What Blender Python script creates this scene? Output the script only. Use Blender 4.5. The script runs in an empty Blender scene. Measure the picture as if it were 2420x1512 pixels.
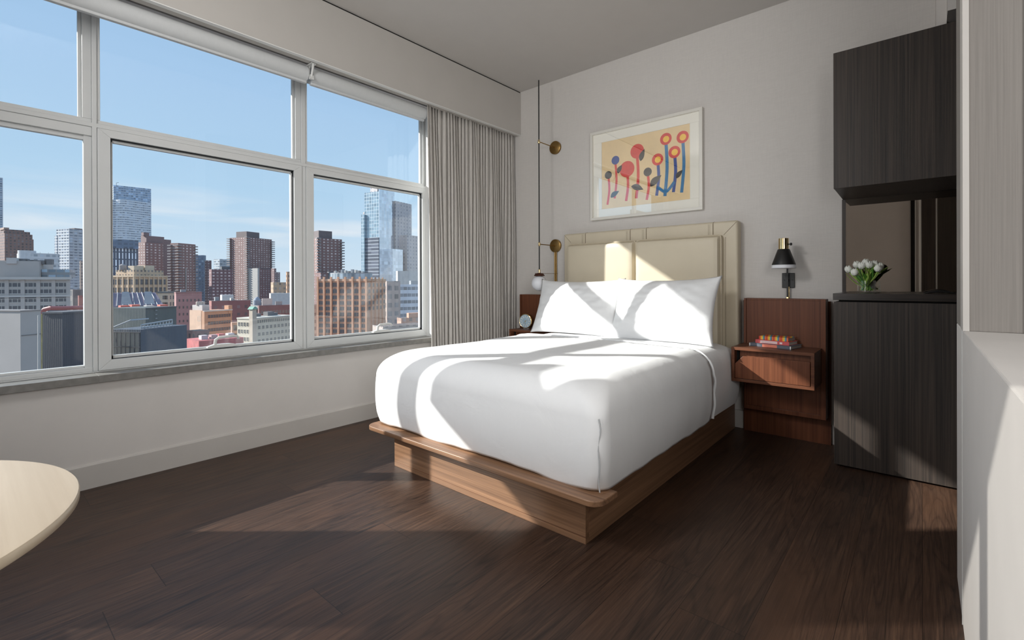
import bpy, bmesh, math, random
from mathutils import Vector, Matrix, noise
random.seed(11)
SC = bpy.context.scene
COL = SC.collection
PI = math.pi

# ------------------------------------------------------------------ helpers
def S(r, g, b):
    f = lambda c: (c/255/12.92 if c/255 <= .04045 else ((c/255+.055)/1.055)**2.4)
    return (f(r), f(g), f(b), 1)

def world_off(o):
    v = Vector((0, 0, 0))
    while o is not None:
        v += o.location
        o = o.parent
    return v

def tag(o, label, cat, group=None, kind=None):
    if label: o['label'] = label
    if cat: o['category'] = cat
    if group: o['group'] = group
    if kind: o['kind'] = kind
    return o

def thing(name, label, cat, loc, rz=0, group=None, kind=None):
    o = bpy.data.objects.new(name, None)
    o.empty_display_size = .05
    COL.objects.link(o)
    o.location = loc
    o.rotation_euler = (0, 0, rz)
    return tag(o, label, cat, group, kind)

class MB:
    def __init__(s):
        s.v, s.f, s.m = [], [], []
    def add(s, vs, fs, mi=0):
        b = len(s.v)
        s.v += [Vector(v) for v in vs]
        s.f += [[b+i for i in f] for f in fs]
        s.m += [mi]*len(fs)
        return s
    def box(s, x0, x1, y0, y1, z0, z1, mi=0):
        return s.add([(x0,y0,z0),(x1,y0,z0),(x1,y1,z0),(x0,y1,z0),(x0,y0,z1),(x1,y0,z1),(x1,y1,z1),(x0,y1,z1)],
                     [(0,3,2,1),(4,5,6,7),(0,1,5,4),(1,2,6,5),(2,3,7,6),(3,0,4,7)], mi)
    def prism(s, poly, a, b, axis='z', mi=0):
        def P(p, t):
            if axis == 'z': return (p[0], p[1], t)
            if axis == 'y': return (p[0], t, p[1])
            return (t, p[0], p[1])
        n = len(poly)
        vs = [P(p, a) for p in poly]+[P(p, b) for p in poly]
        fs = [list(range(n))[::-1], list(range(n, 2*n))]+[(i, (i+1) % n, n+(i+1) % n, n+i) for i in range(n)]
        return s.add(vs, fs, mi)
    def lathe(s, prof, c=(0,0,0), n=32, axis='z', mi=0):
        vs, fs = [], []
        for r, h in prof:
            for i in range(n):
                a = 2*PI*i/n
                p = (r*math.cos(a), r*math.sin(a), h)
                if axis == 'y': p = (p[0], p[2], p[1])
                if axis == 'x': p = (p[2], p[0], p[1])
                vs.append((p[0]+c[0], p[1]+c[1], p[2]+c[2]))
        for j in range(len(prof)-1):
            for i in range(n):
                fs.append((j*n+i, j*n+(i+1) % n, (j+1)*n+(i+1) % n, (j+1)*n+i))
        fs.append(list(range(n))[::-1]); fs.append([(len(prof)-1)*n+i for i in range(n)])
        return s.add(vs, fs, mi)
    def tube(s, pts, r, n=10, mi=0, cap=True):
        pts = [Vector(p) for p in pts]
        rs = r if isinstance(r, (list, tuple)) else [r]*len(pts)
        vs, fs = [], []
        up = None
        for k, p in enumerate(pts):
            d = (pts[min(k+1, len(pts)-1)]-pts[max(k-1, 0)]).normalized()
            if up is None:
                up = Vector((0, 0, 1)) if abs(d.z) < .9 else Vector((1, 0, 0))
            a = d.cross(up).normalized(); b = a.cross(d).normalized(); up = b
            for i in range(n):
                t = 2*PI*i/n
                vs.append(p+rs[k]*(a*math.cos(t)+b*math.sin(t)))
        for j in range(len(pts)-1):
            for i in range(n):
                fs.append((j*n+i, j*n+(i+1) % n, (j+1)*n+(i+1) % n, (j+1)*n+i))
        if cap:
            fs.append(list(range(n))[::-1]); fs.append([(len(pts)-1)*n+i for i in range(n)])
        return s.add(vs, fs, mi)
    def grid(s, fn, nu, nv, mi=0, flip=False):
        vs = [fn(i/nu, j/nv) for j in range(nv+1) for i in range(nu+1)]
        fs = []
        for j in range(nv):
            for i in range(nu):
                a = j*(nu+1)+i
                q = (a, a+1, a+nu+2, a+nu+1)
                fs.append(q[::-1] if flip else q)
        return s.add(vs, fs, mi)
    def build(s, name, mats, parent=None, bevel=0, seg=2, smooth=False, local=False, origin=None, fixn=True):
        if not isinstance(mats, (list, tuple)): mats = [mats]
        vs = s.v
        if not local:
            if parent is not None: off = world_off(parent)
            elif origin is not None: off = Vector(origin)
            else:
                xs = [v.x for v in vs]; ys = [v.y for v in vs]
                off = Vector(((min(xs)+max(xs))/2, (min(ys)+max(ys))/2, min(v.z for v in vs)))
            vs = [v-off for v in vs]
        me = bpy.data.meshes.new(name)
        me.from_pydata([tuple(v) for v in vs], [], s.f)
        for m in mats: me.materials.append(m)
        for p, mi in zip(me.polygons, s.m):
            p.material_index = mi
            p.use_smooth = smooth
        if fixn:
            bm = bmesh.new(); bm.from_mesh(me)
            bmesh.ops.recalc_face_normals(bm, faces=bm.faces)
            bm.to_mesh(me); bm.free()
        me.update()
        o = bpy.data.objects.new(name, me)
        COL.objects.link(o)
        if parent is not None: o.parent = parent
        elif not local: o.location = off
        if bevel:
            b = o.modifiers.new('bevel', 'BEVEL')
            b.width = bevel; b.segments = seg; b.limit_method = 'ANGLE'; b.angle_limit = math.radians(40)
        if smooth:
            try: me.set_sharp_from_angle(angle=math.radians(42))
            except Exception: pass
        return o

def dup(src, parent=None, loc=None, rz=None, name=None):
    c = src.copy(); COL.objects.link(c)
    if name: c.name = name
    if parent is not None: c.parent = parent
    if loc is not None: c.location = loc
    if rz is not None: c.rotation_euler = (0, 0, rz)
    return c

def dup_tree(src, parent=None, loc=None, rz=None):
    kids = list(src.children)
    c = dup(src, parent, loc, rz)
    for k in kids: dup_tree(k, c)
    return c

# ------------------------------------------------------------------ materials
class NT:
    def __init__(s, name):
        s.m = bpy.data.materials.new(name); s.m.use_nodes = True
        s.t = s.m.node_tree; s.n = s.t.nodes; s.l = s.t.links
        s.b = s.n['Principled BSDF']; s.out = s.n['Material Output']
    def N(s, typ, **k):
        n = s.n.new(typ)
        for a, v in k.items(): setattr(n, a, v)
        return n
    def set(s, sock, v):
        if hasattr(v, 'is_linked') or hasattr(v, 'links'): s.l.new(v, sock)
        else: sock.default_value = v
    def math(s, op, a, b=0.0, clamp=False):
        n = s.N('ShaderNodeMath', operation=op, use_clamp=clamp)
        s.set(n.inputs[0], a); s.set(n.inputs[1], b)
        return n.outputs[0]
    def mix(s, f, a, b):
        n = s.N('ShaderNodeMix', data_type='RGBA')
        s.set(n.inputs[0], f); s.set(n.inputs[6], a); s.set(n.inputs[7], b)
        return n.outputs[2]
    def obj(s): return s.N('ShaderNodeTexCoord').outputs['Object']
    def mapping(s, vec, scale=(1,1,1), loc=(0,0,0)):
        n = s.N('ShaderNodeMapping'); s.l.new(vec, n.inputs[0])
        n.inputs['Scale'].default_value = scale; n.inputs['Location'].default_value = loc
        return n.outputs[0]
    def noise(s, vec, scale, detail=4, rough=.55, dist=0):
        n = s.N('ShaderNodeTexNoise'); s.l.new(vec, n.inputs['Vector'])
        n.inputs['Scale'].default_value = scale; n.inputs['Detail'].default_value = detail
        n.inputs['Roughness'].default_value = rough; n.inputs['Distortion'].default_value = dist
        return n.outputs['Fac']
    def ramp(s, fac, stops):
        n = s.N('ShaderNodeValToRGB'); s.l.new(fac, n.inputs[0])
        e = n.color_ramp.elements
        while len(e) < len(stops): e.new(.5)
        for el, (p, c) in zip(e, stops): el.position = p; el.color = c
        return n.outputs[0]
    def bump(s, h, strength=.2, dist=.01):
        n = s.N('ShaderNodeBump'); s.l.new(h, n.inputs['Height'])
        n.inputs['Strength'].default_value = strength; n.inputs['Distance'].default_value = dist
        s.l.new(n.outputs[0], s.b.inputs['Normal'])
    def P(s, **k):
        for a, v in k.items(): s.set(s.b.inputs[a.replace('_', ' ')], v)
        return s

def mul(c, f): return (c[0]*f, c[1]*f, c[2]*f, 1)

def paint(name, c, rough=.6, var=.04, scale=6, metal=0, bump=0, bscale=200, spec=.5):
    t = NT(name)
    ob = t.obj()
    n = t.noise(ob, scale, 3)
    t.P(Base_Color=t.ramp(n, [(.3, mul(c, 1-var)), (.7, mul(c, 1+var))]), Roughness=rough, Metallic=metal)
    t.b.inputs['Specular IOR Level'].default_value = spec
    if bump: t.bump(t.noise(ob, bscale, 3), bump, .002)
    return t.m

def wood(name, dark, light, axis='y', freq=28, rough=.35, bump=.12, stretch=.9, contrast=(.3, .7), spec=.5):
    t = NT(name)
    ob = t.obj()
    sc = {'x': (stretch, freq, freq), 'y': (freq, stretch, freq), 'z': (freq, freq, stretch)}[axis]
    v = t.mapping(ob, sc)
    n1 = t.noise(v, 1, 6, .62, .6)
    sc2 = tuple(a*4 if a > 2 else a*2.2 for a in sc)
    n2 = t.noise(t.mapping(ob, sc2), 1, 3, .6)
    f = t.math('ADD', t.math('MULTIPLY', n1, .68), t.math('MULTIPLY', n2, .32))
    t.P(Base_Color=t.ramp(f, [(contrast[0], dark), (contrast[1], light)]), Roughness=rough)
    t.b.inputs['Specular IOR Level'].default_value = spec
    t.bump(f, bump, .004)
    return t.m

def floor_mat():
    t = NT('dark_oak_planks')
    ob = t.obj()
    sep = t.N('ShaderNodeSeparateXYZ'); t.l.new(ob, sep.inputs[0])
    W, L = .19, 1.9
    px = t.math('DIVIDE', sep.outputs[0], W)
    ix = t.math('FLOOR', px)
    wn = t.N('ShaderNodeTexWhiteNoise', noise_dimensions='1D'); t.l.new(ix, wn.inputs['W'])
    py = t.math('ADD', t.math('DIVIDE', sep.outputs[1], L), t.math('MULTIPLY', wn.outputs[0], 7.3))
    iy = t.math('FLOOR', py)
    cmb = t.N('ShaderNodeCombineXYZ'); t.l.new(ix, cmb.inputs[0]); t.l.new(iy, cmb.inputs[1])
    wn2 = t.N('ShaderNodeTexWhiteNoise', noise_dimensions='3D'); t.l.new(cmb.outputs[0], wn2.inputs['Vector'])
    # grain: shifted per plank
    va = t.N('ShaderNodeVectorMath', operation='MULTIPLY_ADD')
    t.l.new(wn2.outputs['Color'], va.inputs[0]); va.inputs[1].default_value = (9, 9, 9); t.l.new(ob, va.inputs[2])
    g0 = t.noise(t.mapping(va.outputs[0], (5.5, .42, 1)), 1, 3, .45, .5)
    ring = t.math('FRACT', t.math('MULTIPLY', g0, 26))
    ring = t.math('ABSOLUTE', t.math('SUBTRACT', ring, .5))
    ring = t.math('SUBTRACT', 1, t.math('MULTIPLY', ring, 4.5), True)          # thin dark growth lines
    pore = t.noise(t.mapping(va.outputs[0], (260, 7, 1)), 1, 3, .65)
    g1 = t.noise(t.mapping(va.outputs[0], (70, 2.4, 1)), 1, 4, .6)
    g2 = t.noise(t.mapping(va.outputs[0], (6, 1.6, 1)), 1, 4, .6)
    f = t.math('ADD', t.math('MULTIPLY', pore, .50), t.math('MULTIPLY', g1, .50))
    f = t.math('SUBTRACT', f, t.math('MULTIPLY', ring, .13))
    f = t.math('ADD', f, t.math('MULTIPLY', t.math('SUBTRACT', wn2.outputs['Value'], .5), .10))
    f = t.math('ADD', f, t.math('MULTIPLY', t.math('SUBTRACT', g2, .5), .22))
    col = t.ramp(f, [(.24, S(38, 29, 24)), (.5, S(68, 51, 42)), (.78, S(100, 76, 60))])
    warm = t.ramp(t.noise(t.mapping(va.outputs[0], (4, 1.1, 1)), 1, 3, .5), [(.46, (0, 0, 0, 1)), (.72, (1, 1, 1, 1))])
    col = t.mix(t.math('MULTIPLY', warm, .4), col, S(100, 70, 51))
    fx = t.math('FRACT', px); fy = t.math('FRACT', py)
    e1 = t.math('LESS_THAN', fx, .010); e2 = t.math('LESS_THAN', fy, .0012)
    seam = t.math('MAXIMUM', e1, e2)
    col = t.mix(t.math('MULTIPLY', seam, .75), col, S(24, 17, 14))
    t.P(Base_Color=col, Roughness=t.math('ADD', t.math('MULTIPLY', g1, .16), .36))
    t.b.inputs['Specular IOR Level'].default_value = .32
    t.bump(t.math('SUBTRACT', f, t.math('MULTIPLY', seam, 1.5)), .22, .0022)
    return t.m

def linen_wall(name, c, k=.05):
    t = NT(name)
    ob = t.obj()
    h = t.noise(t.mapping(ob, (18, 18, 420)), 1, 2)
    v = t.noise(t.mapping(ob, (420, 420, 18)), 1, 2)
    f = t.math('ADD', t.math('MULTIPLY', h, .6), t.math('MULTIPLY', v, .4))
    t.P(Base_Color=t.ramp(f, [(.3, mul(c, 1-k)), (.7, mul(c, 1+k))]), Roughness=.85)
    t.b.inputs['Specular IOR Level'].default_value = .25
    t.bump(f, .12, .002)
    return t.m

def ribbed_wall(name, c):
    t = NT(name)
    ob = t.obj()
    v = t.noise(t.mapping(ob, (230, 230, 2.2)), 1, 2, .5, .3)
    t.P(Base_Color=t.ramp(v, [(.3, mul(c, .9)), (.7, mul(c, 1.08))]), Roughness=.8)
    t.bump(v, .4, .003)
    return t.m

def fabric(name, c, var=.12, fine=900, rough=.95, bump=.25, wr=0, sheen=0):
    t = NT(name)
    ob = t.obj()
    a = t.noise(t.mapping(ob, (fine, fine, fine*.25)), 1, 2)
    b = t.noise(t.mapping(ob, (60, 60, 14)), 1, 4)
    f = t.math('ADD', t.math('MULTIPLY', a, .5), t.math('MULTIPLY', b, .5))
    t.P(Base_Color=t.ramp(f, [(.3, mul(c, 1-var)), (.7, mul(c, 1+var))]), Roughness=rough)
    t.b.inputs['Specular IOR Level'].default_value = .2
    if wr:
        w = t.noise(ob, 7, 3, .5, .8)
        t.bump(t.math('ADD', t.math('MULTIPLY', a, .05), w), wr, .02)
    else:
        t.bump(f, bump, .002)
    return t.m

def glass_pane(name, tint=(1,1,1,1), refl=1.0):
    t = NT(name)
    tr = t.N('ShaderNodeBsdfTransparent'); tr.inputs[0].default_value = tint
    gl = t.N('ShaderNodeBsdfGlossy'); gl.inputs['Roughness'].default_value = .003
    # faint smear variation of the surface
    n = t.noise(t.obj(), 3, 2)
    fr = t.N('ShaderNodeFresnel')
    bf = t.N('ShaderNodeNewGeometry').outputs['Backfacing']
    t.l.new(t.math('SUBTRACT', 1.5, t.math('MULTIPLY', bf, 1.5-1/1.5)), fr.inputs[0])
    fac = t.math('MULTIPLY', fr.outputs[0], t.math('MULTIPLY', t.math('ADD', t.math('MULTIPLY', n, .1), .95), refl), True)
    mx = t.N('ShaderNodeMixShader')
    t.l.new(fac, mx.inputs[0]); t.l.new(tr.outputs[0], mx.inputs[1]); t.l.new(gl.outputs[0], mx.inputs[2])
    t.l.new(mx.outputs[0], t.out.inputs[0])
    return t.m

def facade(name, wall, win, wx, wz, fx=.5, fz=.5, roof=None, var=.35, rough=.7, band=None, bandw=.12, vband=None, vw=.1, winrough=.2, metal=0, off=(0,0), spec=.5, alt=None):
    """wall with a procedural grid of windows in the thing's own axes (x along the right face, y along the left face)"""
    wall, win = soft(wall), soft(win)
    if band: band = soft(band)
    t = NT(name)
    tc = t.N('ShaderNodeTexCoord')
    sep = t.N('ShaderNodeSeparateXYZ'); t.l.new(tc.outputs['Object'], sep.inputs[0])
    sn = t.N('ShaderNodeSeparateXYZ'); t.l.new(tc.outputs['Normal'], sn.inputs[0])
    ax = t.math('ABSOLUTE', sn.outputs[0])
    isx = t.math('GREATER_THAN', ax, .5)
    u = t.math('ADD', t.math('MULTIPLY', sep.outputs[1], isx), t.math('MULTIPLY', sep.outputs[0], t.math('SUBTRACT', 1, isx)))
    uu = t.math('ADD', t.math('DIVIDE', u, wx), off[0]); zz = t.math('ADD', t.math('DIVIDE', sep.outputs[2], wz), off[1])
    fu = t.math('FRACT', uu); fv = t.math('FRACT', zz)
    inu = t.math('LESS_THAN', t.math('ABSOLUTE', t.math('SUBTRACT', fu, .5)), fx/2)
    inv = t.math('LESS_THAN', t.math('ABSOLUTE', t.math('SUBTRACT', fv, .5)), fz/2)
    m = t.math('MULTIPLY', inu, inv)
    cm = t.N('ShaderNodeCombineXYZ'); t.l.new(t.math('FLOOR', uu), cm.inputs[0]); t.l.new(t.math('FLOOR', zz), cm.inputs[1]); t.l.new(isx, cm.inputs[2])
    wn = t.N('ShaderNodeTexWhiteNoise', noise_dimensions='3D'); t.l.new(cm.outputs[0], wn.inputs['Vector'])
    wc = t.ramp(wn.outputs['Value'], [(.0, mul(win, 1-var)), (.75, mul(win, 1+var)), (1., alt or mul(win, 1+var*3))])
    n = t.noise(tc.outputs['Object'], .35, 4)
    base = t.ramp(n, [(.3, mul(wall, .92)), (.7, mul(wall, 1.08))])
    if band:
        bm_ = t.math('LESS_THAN', fv, bandw)
        base = t.mix(bm_, base, band)
    if vband:
        vm = t.math('LESS_THAN', fu, vw)
        base = t.mix(vm, base, vband)
        m = t.math('MULTIPLY', m, t.math('SUBTRACT', 1, vm))
    col = t.mix(m, base, wc)
    up = t.math('GREATER_THAN', sn.outputs[2], .5)
    col = t.mix(up, col, roof or mul(wall, .8))
    rg = t.math('ADD', rough, t.math('MULTIPLY', m, winrough-rough))
    t.P(Base_Color=col, Roughness=rg, Metallic=metal)
    t.b.inputs['Specular IOR Level'].default_value = spec
    return t.m

def corrugated(name, c, freq=3.2, k=.25):
    t = NT(name)
    tc = t.N('ShaderNodeTexCoord')
    sep = t.N('ShaderNodeSeparateXYZ'); t.l.new(tc.outputs['Object'], sep.inputs[0])
    u = t.math('ADD', sep.outputs[0], sep.outputs[1])
    w = t.math('SINE', t.math('MULTIPLY', u, 2*PI*freq))
    n = t.noise(t.mapping(tc.outputs['Object'], (1.2, 1.2, .25)), 1, 5, .6)
    f = t.math('ADD', t.math('MULTIPLY', w, .18), n)
    t.P(Base_Color=t.ramp(f, [(.25, mul(c, 1-k)), (.75, mul(c, 1+k))]), Roughness=.7)
    t.bump(w, .35, .006)
    return t.m

M = {}
M['floor'] = floor_mat()
M['wall'] = linen_wall('grey_linen_wallpaper', S(211, 207, 203))
M['paintw'] = paint('warm_grey_paint', S(214, 210, 206), .75, .02)
M['ceil'] = paint('grey_ceiling_paint', S(199, 195, 191), .85, .015)
M['base'] = paint('grey_trim_paint', S(196, 192, 187), .5, .02)
M['winframe'] = paint('white_aluminium_frame', S(214, 216, 216), .38, .015)
M['gasket'] = paint('black_gasket', S(30, 34, 38), .6)
M['sill'] = paint('grey_stone_sill', S(128, 126, 122), .42, .14, 30, bump=.05)
M['pane'] = glass_pane('window_glass', (.97, .985, .98, 1), 1.0)
M['tinted'] = glass_pane('tinted_window_glass', (.58, .58, .57, 1), 1.0)
M['shade'] = fabric('roller_shade_cloth', S(205, 207, 208), .03, 500, .8, .08)
M['metalw'] = paint('white_metal', S(215, 216, 214), .35)
M['dgap'] = paint('shadow_gap_black', S(14, 13, 12), .9)
M['curtain'] = fabric('grey_wool_curtain', S(196, 192, 187), .12, 700, .95, .3)
M['pil'] = paint('white_reveal_paint', S(232, 232, 230), .6, .01)
M['sheet'] = fabric('white_cotton', S(233, 234, 235), .012, 900, .85, wr=.16)
M['leather'] = paint('cream_leather', S(204, 193, 171), .42, .03, 4, bump=.10, bscale=260)
M['seam'] = paint('leather_seam_thread', S(120, 106, 86), .7)
M['walnut'] = wood('walnut_veneer_horizontal', S(92, 65, 47), S(166, 127, 97), 'x', 42, .38, .10, .7)
M['walnuty'] = wood('walnut_veneer_lengthwise', S(92, 65, 47), S(166, 127, 97), 'y', 42, .38, .10, .7)
M['walnutz'] = wood('dark_walnut_vertical', S(76, 42, 28), S(126, 77, 53), 'z', 46, .4, .08, .7, spec=.28)
M['walnutx'] = wood('dark_walnut_horizontal', S(72, 42, 29), S(118, 74, 52), 'x', 40, .4, .08, .7, spec=.28)
M['ebony'] = wood('blackened_oak', S(33, 32, 32), S(96, 83, 74), 'z', 105, .45, .2, .8, (.36, .86), .35)
M['ebonyx'] = wood('blackened_oak_top', S(30, 27, 26), S(66, 56, 50), 'x', 50, .25, .12, .8, (.34, .86))
M['brass'] = paint('brushed_brass', S(158, 128, 80), .32, .08, 40, metal=1)
M['brassb'] = paint('polished_brass', S(222, 198, 152), .18, .05, 40, metal=1)
M['black'] = paint('black_metal', S(26, 26, 27), .42, .05)
M['opal'] = paint('opal_glass', S(232, 234, 240), .34, .01)
M['white'] = paint('white_enamel', S(224, 224, 222), .4, .01)
M['mat_board'] = paint('mat_board', S(226, 224, 214), .9, .01)
M['cream_paper'] = paint('cream_paper', S(222, 196, 150), .9, .05, 9)
def acrylic():
    t = NT('picture_acrylic')
    tr = t.N('ShaderNodeBsdfTransparent')
    gl = t.N('ShaderNodeBsdfGlossy'); gl.inputs['Roughness'].default_value = .004
    n = t.noise(t.obj(), 4, 2)
    t.l.new(t.ramp(n, [(.3, (.27, .27, .27, 1)), (.7, (.29, .29, .29, 1))]), gl.inputs[0])
    ad = t.N('ShaderNodeAddShader')
    t.l.new(tr.outputs[0], ad.inputs[0]); t.l.new(gl.outputs[0], ad.inputs[1]); t.l.new(ad.outputs[0], t.out.inputs[0])
    return t.m
M['pglass'] = acrylic()
M['table'] = wood('pale_ash_top', S(188, 170, 146), S(212, 197, 174), 'x', 18, .38, .04, .6)
M['frame_white'] = paint('white_lacquer', S(224, 221, 213), .35, .01)
M['vase'] = glass_pane('vase_glass', (.985, .995, .99, 1), 1.0)
M['stem'] = paint('tulip_stem', S(160, 192, 92), .5, .12, 20)
M['leaf'] = paint('tulip_leaf', S(84, 138, 56), .45, .22, 25)
M['petal'] = paint('tulip_petal', S(244, 246, 238), .55, .04, 40)
def mirror_mat():
    t = NT('bronze_mirror')
    n = t.noise(t.obj(), 2, 2)
    t.P(Base_Color=t.ramp(n, [(.3, S(152, 143, 134)), (.7, S(156, 147, 138))]), Metallic=1, Roughness=.015)
    return t.m
M['mirror'] = mirror_mat()

# ------------------------------------------------------------------ camera (level, shifted lens)
F, CY = 1126.23, 670.79
YAW, PITCH, ROLL = .709877598, -.00175082, -.00348988
fw = Vector((-math.sin(YAW)*math.cos(PITCH), math.cos(YAW)*math.cos(PITCH), math.sin(PITCH)))
rt = Vector((math.cos(YAW), math.sin(YAW), 0)); up_ = rt.cross(fw)
r2 = rt*math.cos(ROLL)+up_*math.sin(ROLL); u2 = -rt*math.sin(ROLL)+up_*math.cos(ROLL)
EYE = Vector((0, 0, 1.0))
cam = bpy.data.cameras.new('camera'); co = bpy.data.objects.new('camera', cam); COL.objects.link(co)
mm = Matrix((r2, u2, -fw)).transposed().to_4x4(); mm.translation = EYE
co.matrix_world = mm
cam.sensor_fit = 'HORIZONTAL'; cam.sensor_width = 36; cam.lens = 36*F/2420
cam.shift_y = (CY-756)/2420
cam.clip_start = .02; cam.clip_end = 5000
SC.camera = co
def ray(x, y): return r2*((x-1210)/F)-u2*((y-CY)/F)+fw

# ------------------------------------------------------------------ room shell
CEIL = 2.825
YW, YB, XR = 3.52, -.52, 2.6
def struct(name, mb, m, label, cat, **k):
    return tag(mb.build(name, m, **k), label, cat, kind='structure')
struct('floor', MB().box(-3.4, XR+.1, YB-.1, YW+.1, -.12, 0), M['floor'], 'dark brown oak plank floor of the bedroom', 'floor', origin=(0, 0, 0))
struct('ceiling', MB().box(-3.4, XR+.1, YB-.1, YW+.1, CEIL, CEIL+.15), M['ceil'], 'flat grey painted ceiling', 'ceiling')
struct('wall_back', MB().box(-3.4, XR+.1, YW, YW+.15, 0, CEIL), M['wall'], 'grey linen papered wall behind the headboard', 'wall')
struct('wall_right', MB().box(XR, XR+.12, YB, YW, 0, CEIL), M['paintw'], 'plain grey side wall behind the half wall', 'wall')
wf = MB().box(-3.4, -2.87, YB-.12, YB, 0, CEIL).box(-1.42, XR, YB-.12, YB, 0, CEIL).box(-2.87, -1.42, YB-.12, YB, 0, .55).box(-2.87, -1.42, YB-.12, YB, 2.08, CEIL).box(-1.72, -1.42, YB-.12, YB, .55, 1.26)  # last box added out of view to keep sun off the table
struct('wall_front', wf, M['paintw'], 'plain grey wall opposite the headboard', 'wall')
# window wall with two openings (second one is left of the frame)
WX0, WX1 = -3.26, -3.10
w = MB()
w.box(WX0, WX1, YB, YW, 0, .515)
w.box(WX0, WX1, YB, YW, 2.46, CEIL)
w.box(WX0, WX1, 2.632, YW, .515, 2.46)
w.box(WX0, WX1, YB-.12, -.30, .515, 2.46)
struct('wall_left', w, M['paintw'], 'grey painted wall under and around the big window', 'wall')
struct('trim_1', MB().box(-3.72, -3.26, -.9, 2.9, 2.60, 2.75), M['sill'], 'stone brow outside above the window', 'trim')
b = MB().box(-3.10, -3.09, YB, YW, 0, .112)
b.prism([(-3.10, .112), (-3.09, .112), (-3.094, .12), (-3.10, .12)], YB, YW, 'y')
struct('baseboard_left', b, M['base'], 'tall painted baseboard under the window', 'baseboard')
struct('baseboard_back', MB().box(-3.10, .6, YW-.012, YW, 0, .12), M['base'], 'painted baseboard on the headboard wall', 'baseboard')
# soffit drop with a dark reveal at the ceiling
s = MB().box(-2.93, -2.905, YB, YW, 2.413, CEIL-.012)
s.box(-2.985, -2.93, YB, YW, 2.4145, 2.45)
so = struct('trim_2', s, paint('soffit_paint', S(194, 190, 185), .8, .015), 'boxed soffit panel hanging above the window', 'trim')
MB().box(-2.932, -2.902, YB, YW, 2.409, 2.4135).build('edge_bead', M['pil'], so)
MB().box(-2.93, -2.912, YB, YW, CEIL-.012, CEIL).build('shadow_gap', M['dgap'], so)
# white return at the end of the window opening, behind the curtain
struct('trim_3', MB().box(-3.20, -3.035, 2.60, 2.68, 0, 2.46), M['pil'], 'narrow white return beside the curtain', 'trim')

# ------------------------------------------------------------------ window
XF = -3.20      # inner face of the frames
XG = -3.234     # glass
win = thing('window_1', 'big white framed five pane window looking over the city', 'window', (-3.2, 1.2, .55), kind='structure')
fr = MB()
def bar(y0, y1, z0, z1, x0=-3.25, x1=XF, mb=None): (mb or fr).box(x0, x1, y0, y1, z0, z1)
# outer frame and mullions
bar(-.30, 2.632, .535, .557); bar(-.30, 2.632, 2.42, 2.46)
bar(2.615, 2.632, .555, 2.42); bar(-.30, -.27, .555, 2.42)
bar(.449, .4685, .557, 2.42, x1=-3.1996); bar(.418, .449, .557, 2.42, x1=-3.2155)           # left mullion
bar(1.531, 1.561, .557, 2.42, x1=-3.2052)                                       # middle mullion
bar(-.27, 2.632, 1.803, 1.825)                                                 # transom
# upper lights: glazing beads
for y0, y1 in ((-.27, .449), (.4685, 1.531), (1.561, 2.615)):
    bar(y0, y1, 1.825, 1.845, x1=-3.212); bar(y0, y0+.015, 1.845, 2.42, x1=-3.212); bar(y1-.036, y1, 1.845, 2.42, x1=-3.212)
    bar(y1-.05, y1-.036, 1.845, 2.42, x1=-3.23)
# lower left fixed light
bar(-.27, .449, .557, .578, x1=-3.206); bar(-.27, .418, .578, .59, x1=-3.222)
bar(-.27, .449, 1.757, 1.803, x1=-3.206); bar(-.27, .43, 1.735, 1.757, x1=-3.222)
bar(-.27, -.25, .578, 1.757, x1=-3.212)
fr.build('frame', M['winframe'], win, bevel=.0025, seg=2)
def pane(y0, y1, z0, z1):
    MB().box(XG-.003, XG+.003, y0, y1, z0, z1).build('pane', M['pane'], win)
pane(-.27, .43, .57, 1.77); pane(-.27, .43, 1.83, 2.43); pane(.47, 1.5, 1.83, 2.43); pane(1.565, 2.58, 1.83, 2.43)
def sash(y0, y1, z0, z1, hy, gl):
    m = MB()
    t_ = .052
    a0, a1, b0, b1 = y0+t_, y1-t_, z0+.052, z1-.04
    for q in (((y0, z0), (y1, z0), (a1, b0), (a0, b0)), ((y1, z0), (y1, z1), (a1, b1), (a1, b0)),
              ((y1, z1), (y0, z1), (a0, b1), (a1, b1)), ((y0, z1), (y0, z0), (a0, b0), (a0, b1))):
        m.prism(q, -3.248, XF+.004, 'x')
    # inner bead, set back
    c = .012
    for q in ((a0, a0+c, b0, b1), (a1-c, a1, b0, b1), (a0, a1, b0, b0+.018), (a0, a1, b1-.018, b1)):
        m.box(-3.246, XF-.022, *q)
    o = m.build('sash', M['winframe'], win, bevel=.0018, seg=2)
    g = MB()
    for q in ((a0, a0+.004, b0, b1), (a1-.005, a1, b0, b1), (a0, a1, b0, b0+.003), (a0, a1, b1-.006, b1)):
        g.box(XF-.022, XF-.010, *q)
    g.build('gasket', M['gasket'], o)
    MB().box(XG-.003, XG+.003, a0+.004, a1-.004, b0+.006, b1-.006).build('pane', M['pane'], o)
    h = MB()
    zz = b0+.012
    h.prism([(hy-.075, zz), (hy+.075, zz), (hy+.075, zz+.012), (hy+.045, zz+.018), (hy-.04, zz+.018), (hy-.075, zz+.008)], XF-.018, XF+.012, 'x')
    h.tube([(XF+.0, hy-.035, zz+.012), (XF+.004, hy-.032, zz+.045), (XF+.006, hy-.015, zz+.058), (XF+.008, hy+.06, zz+.062), (XF+.008, hy+.085, zz+.058), (XF+.004, hy+.095, zz+.042)], [.009, .009, .009, .008, .007, .006], 10)
    h.build('handle', M['metalw'], o, smooth=True)
sash(.4695, 1.530, .558, 1.802, 1.035, 0)
sash(1.562, 2.614, .558, 1.802, 2.155, 0)
sl = MB()
for y0, y1 in ((-.3, .4495), (.4515, 1.594), (1.596, 2.632)):
    sl.box(-3.32, -3.07, y0, y1, .516, .552)
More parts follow.
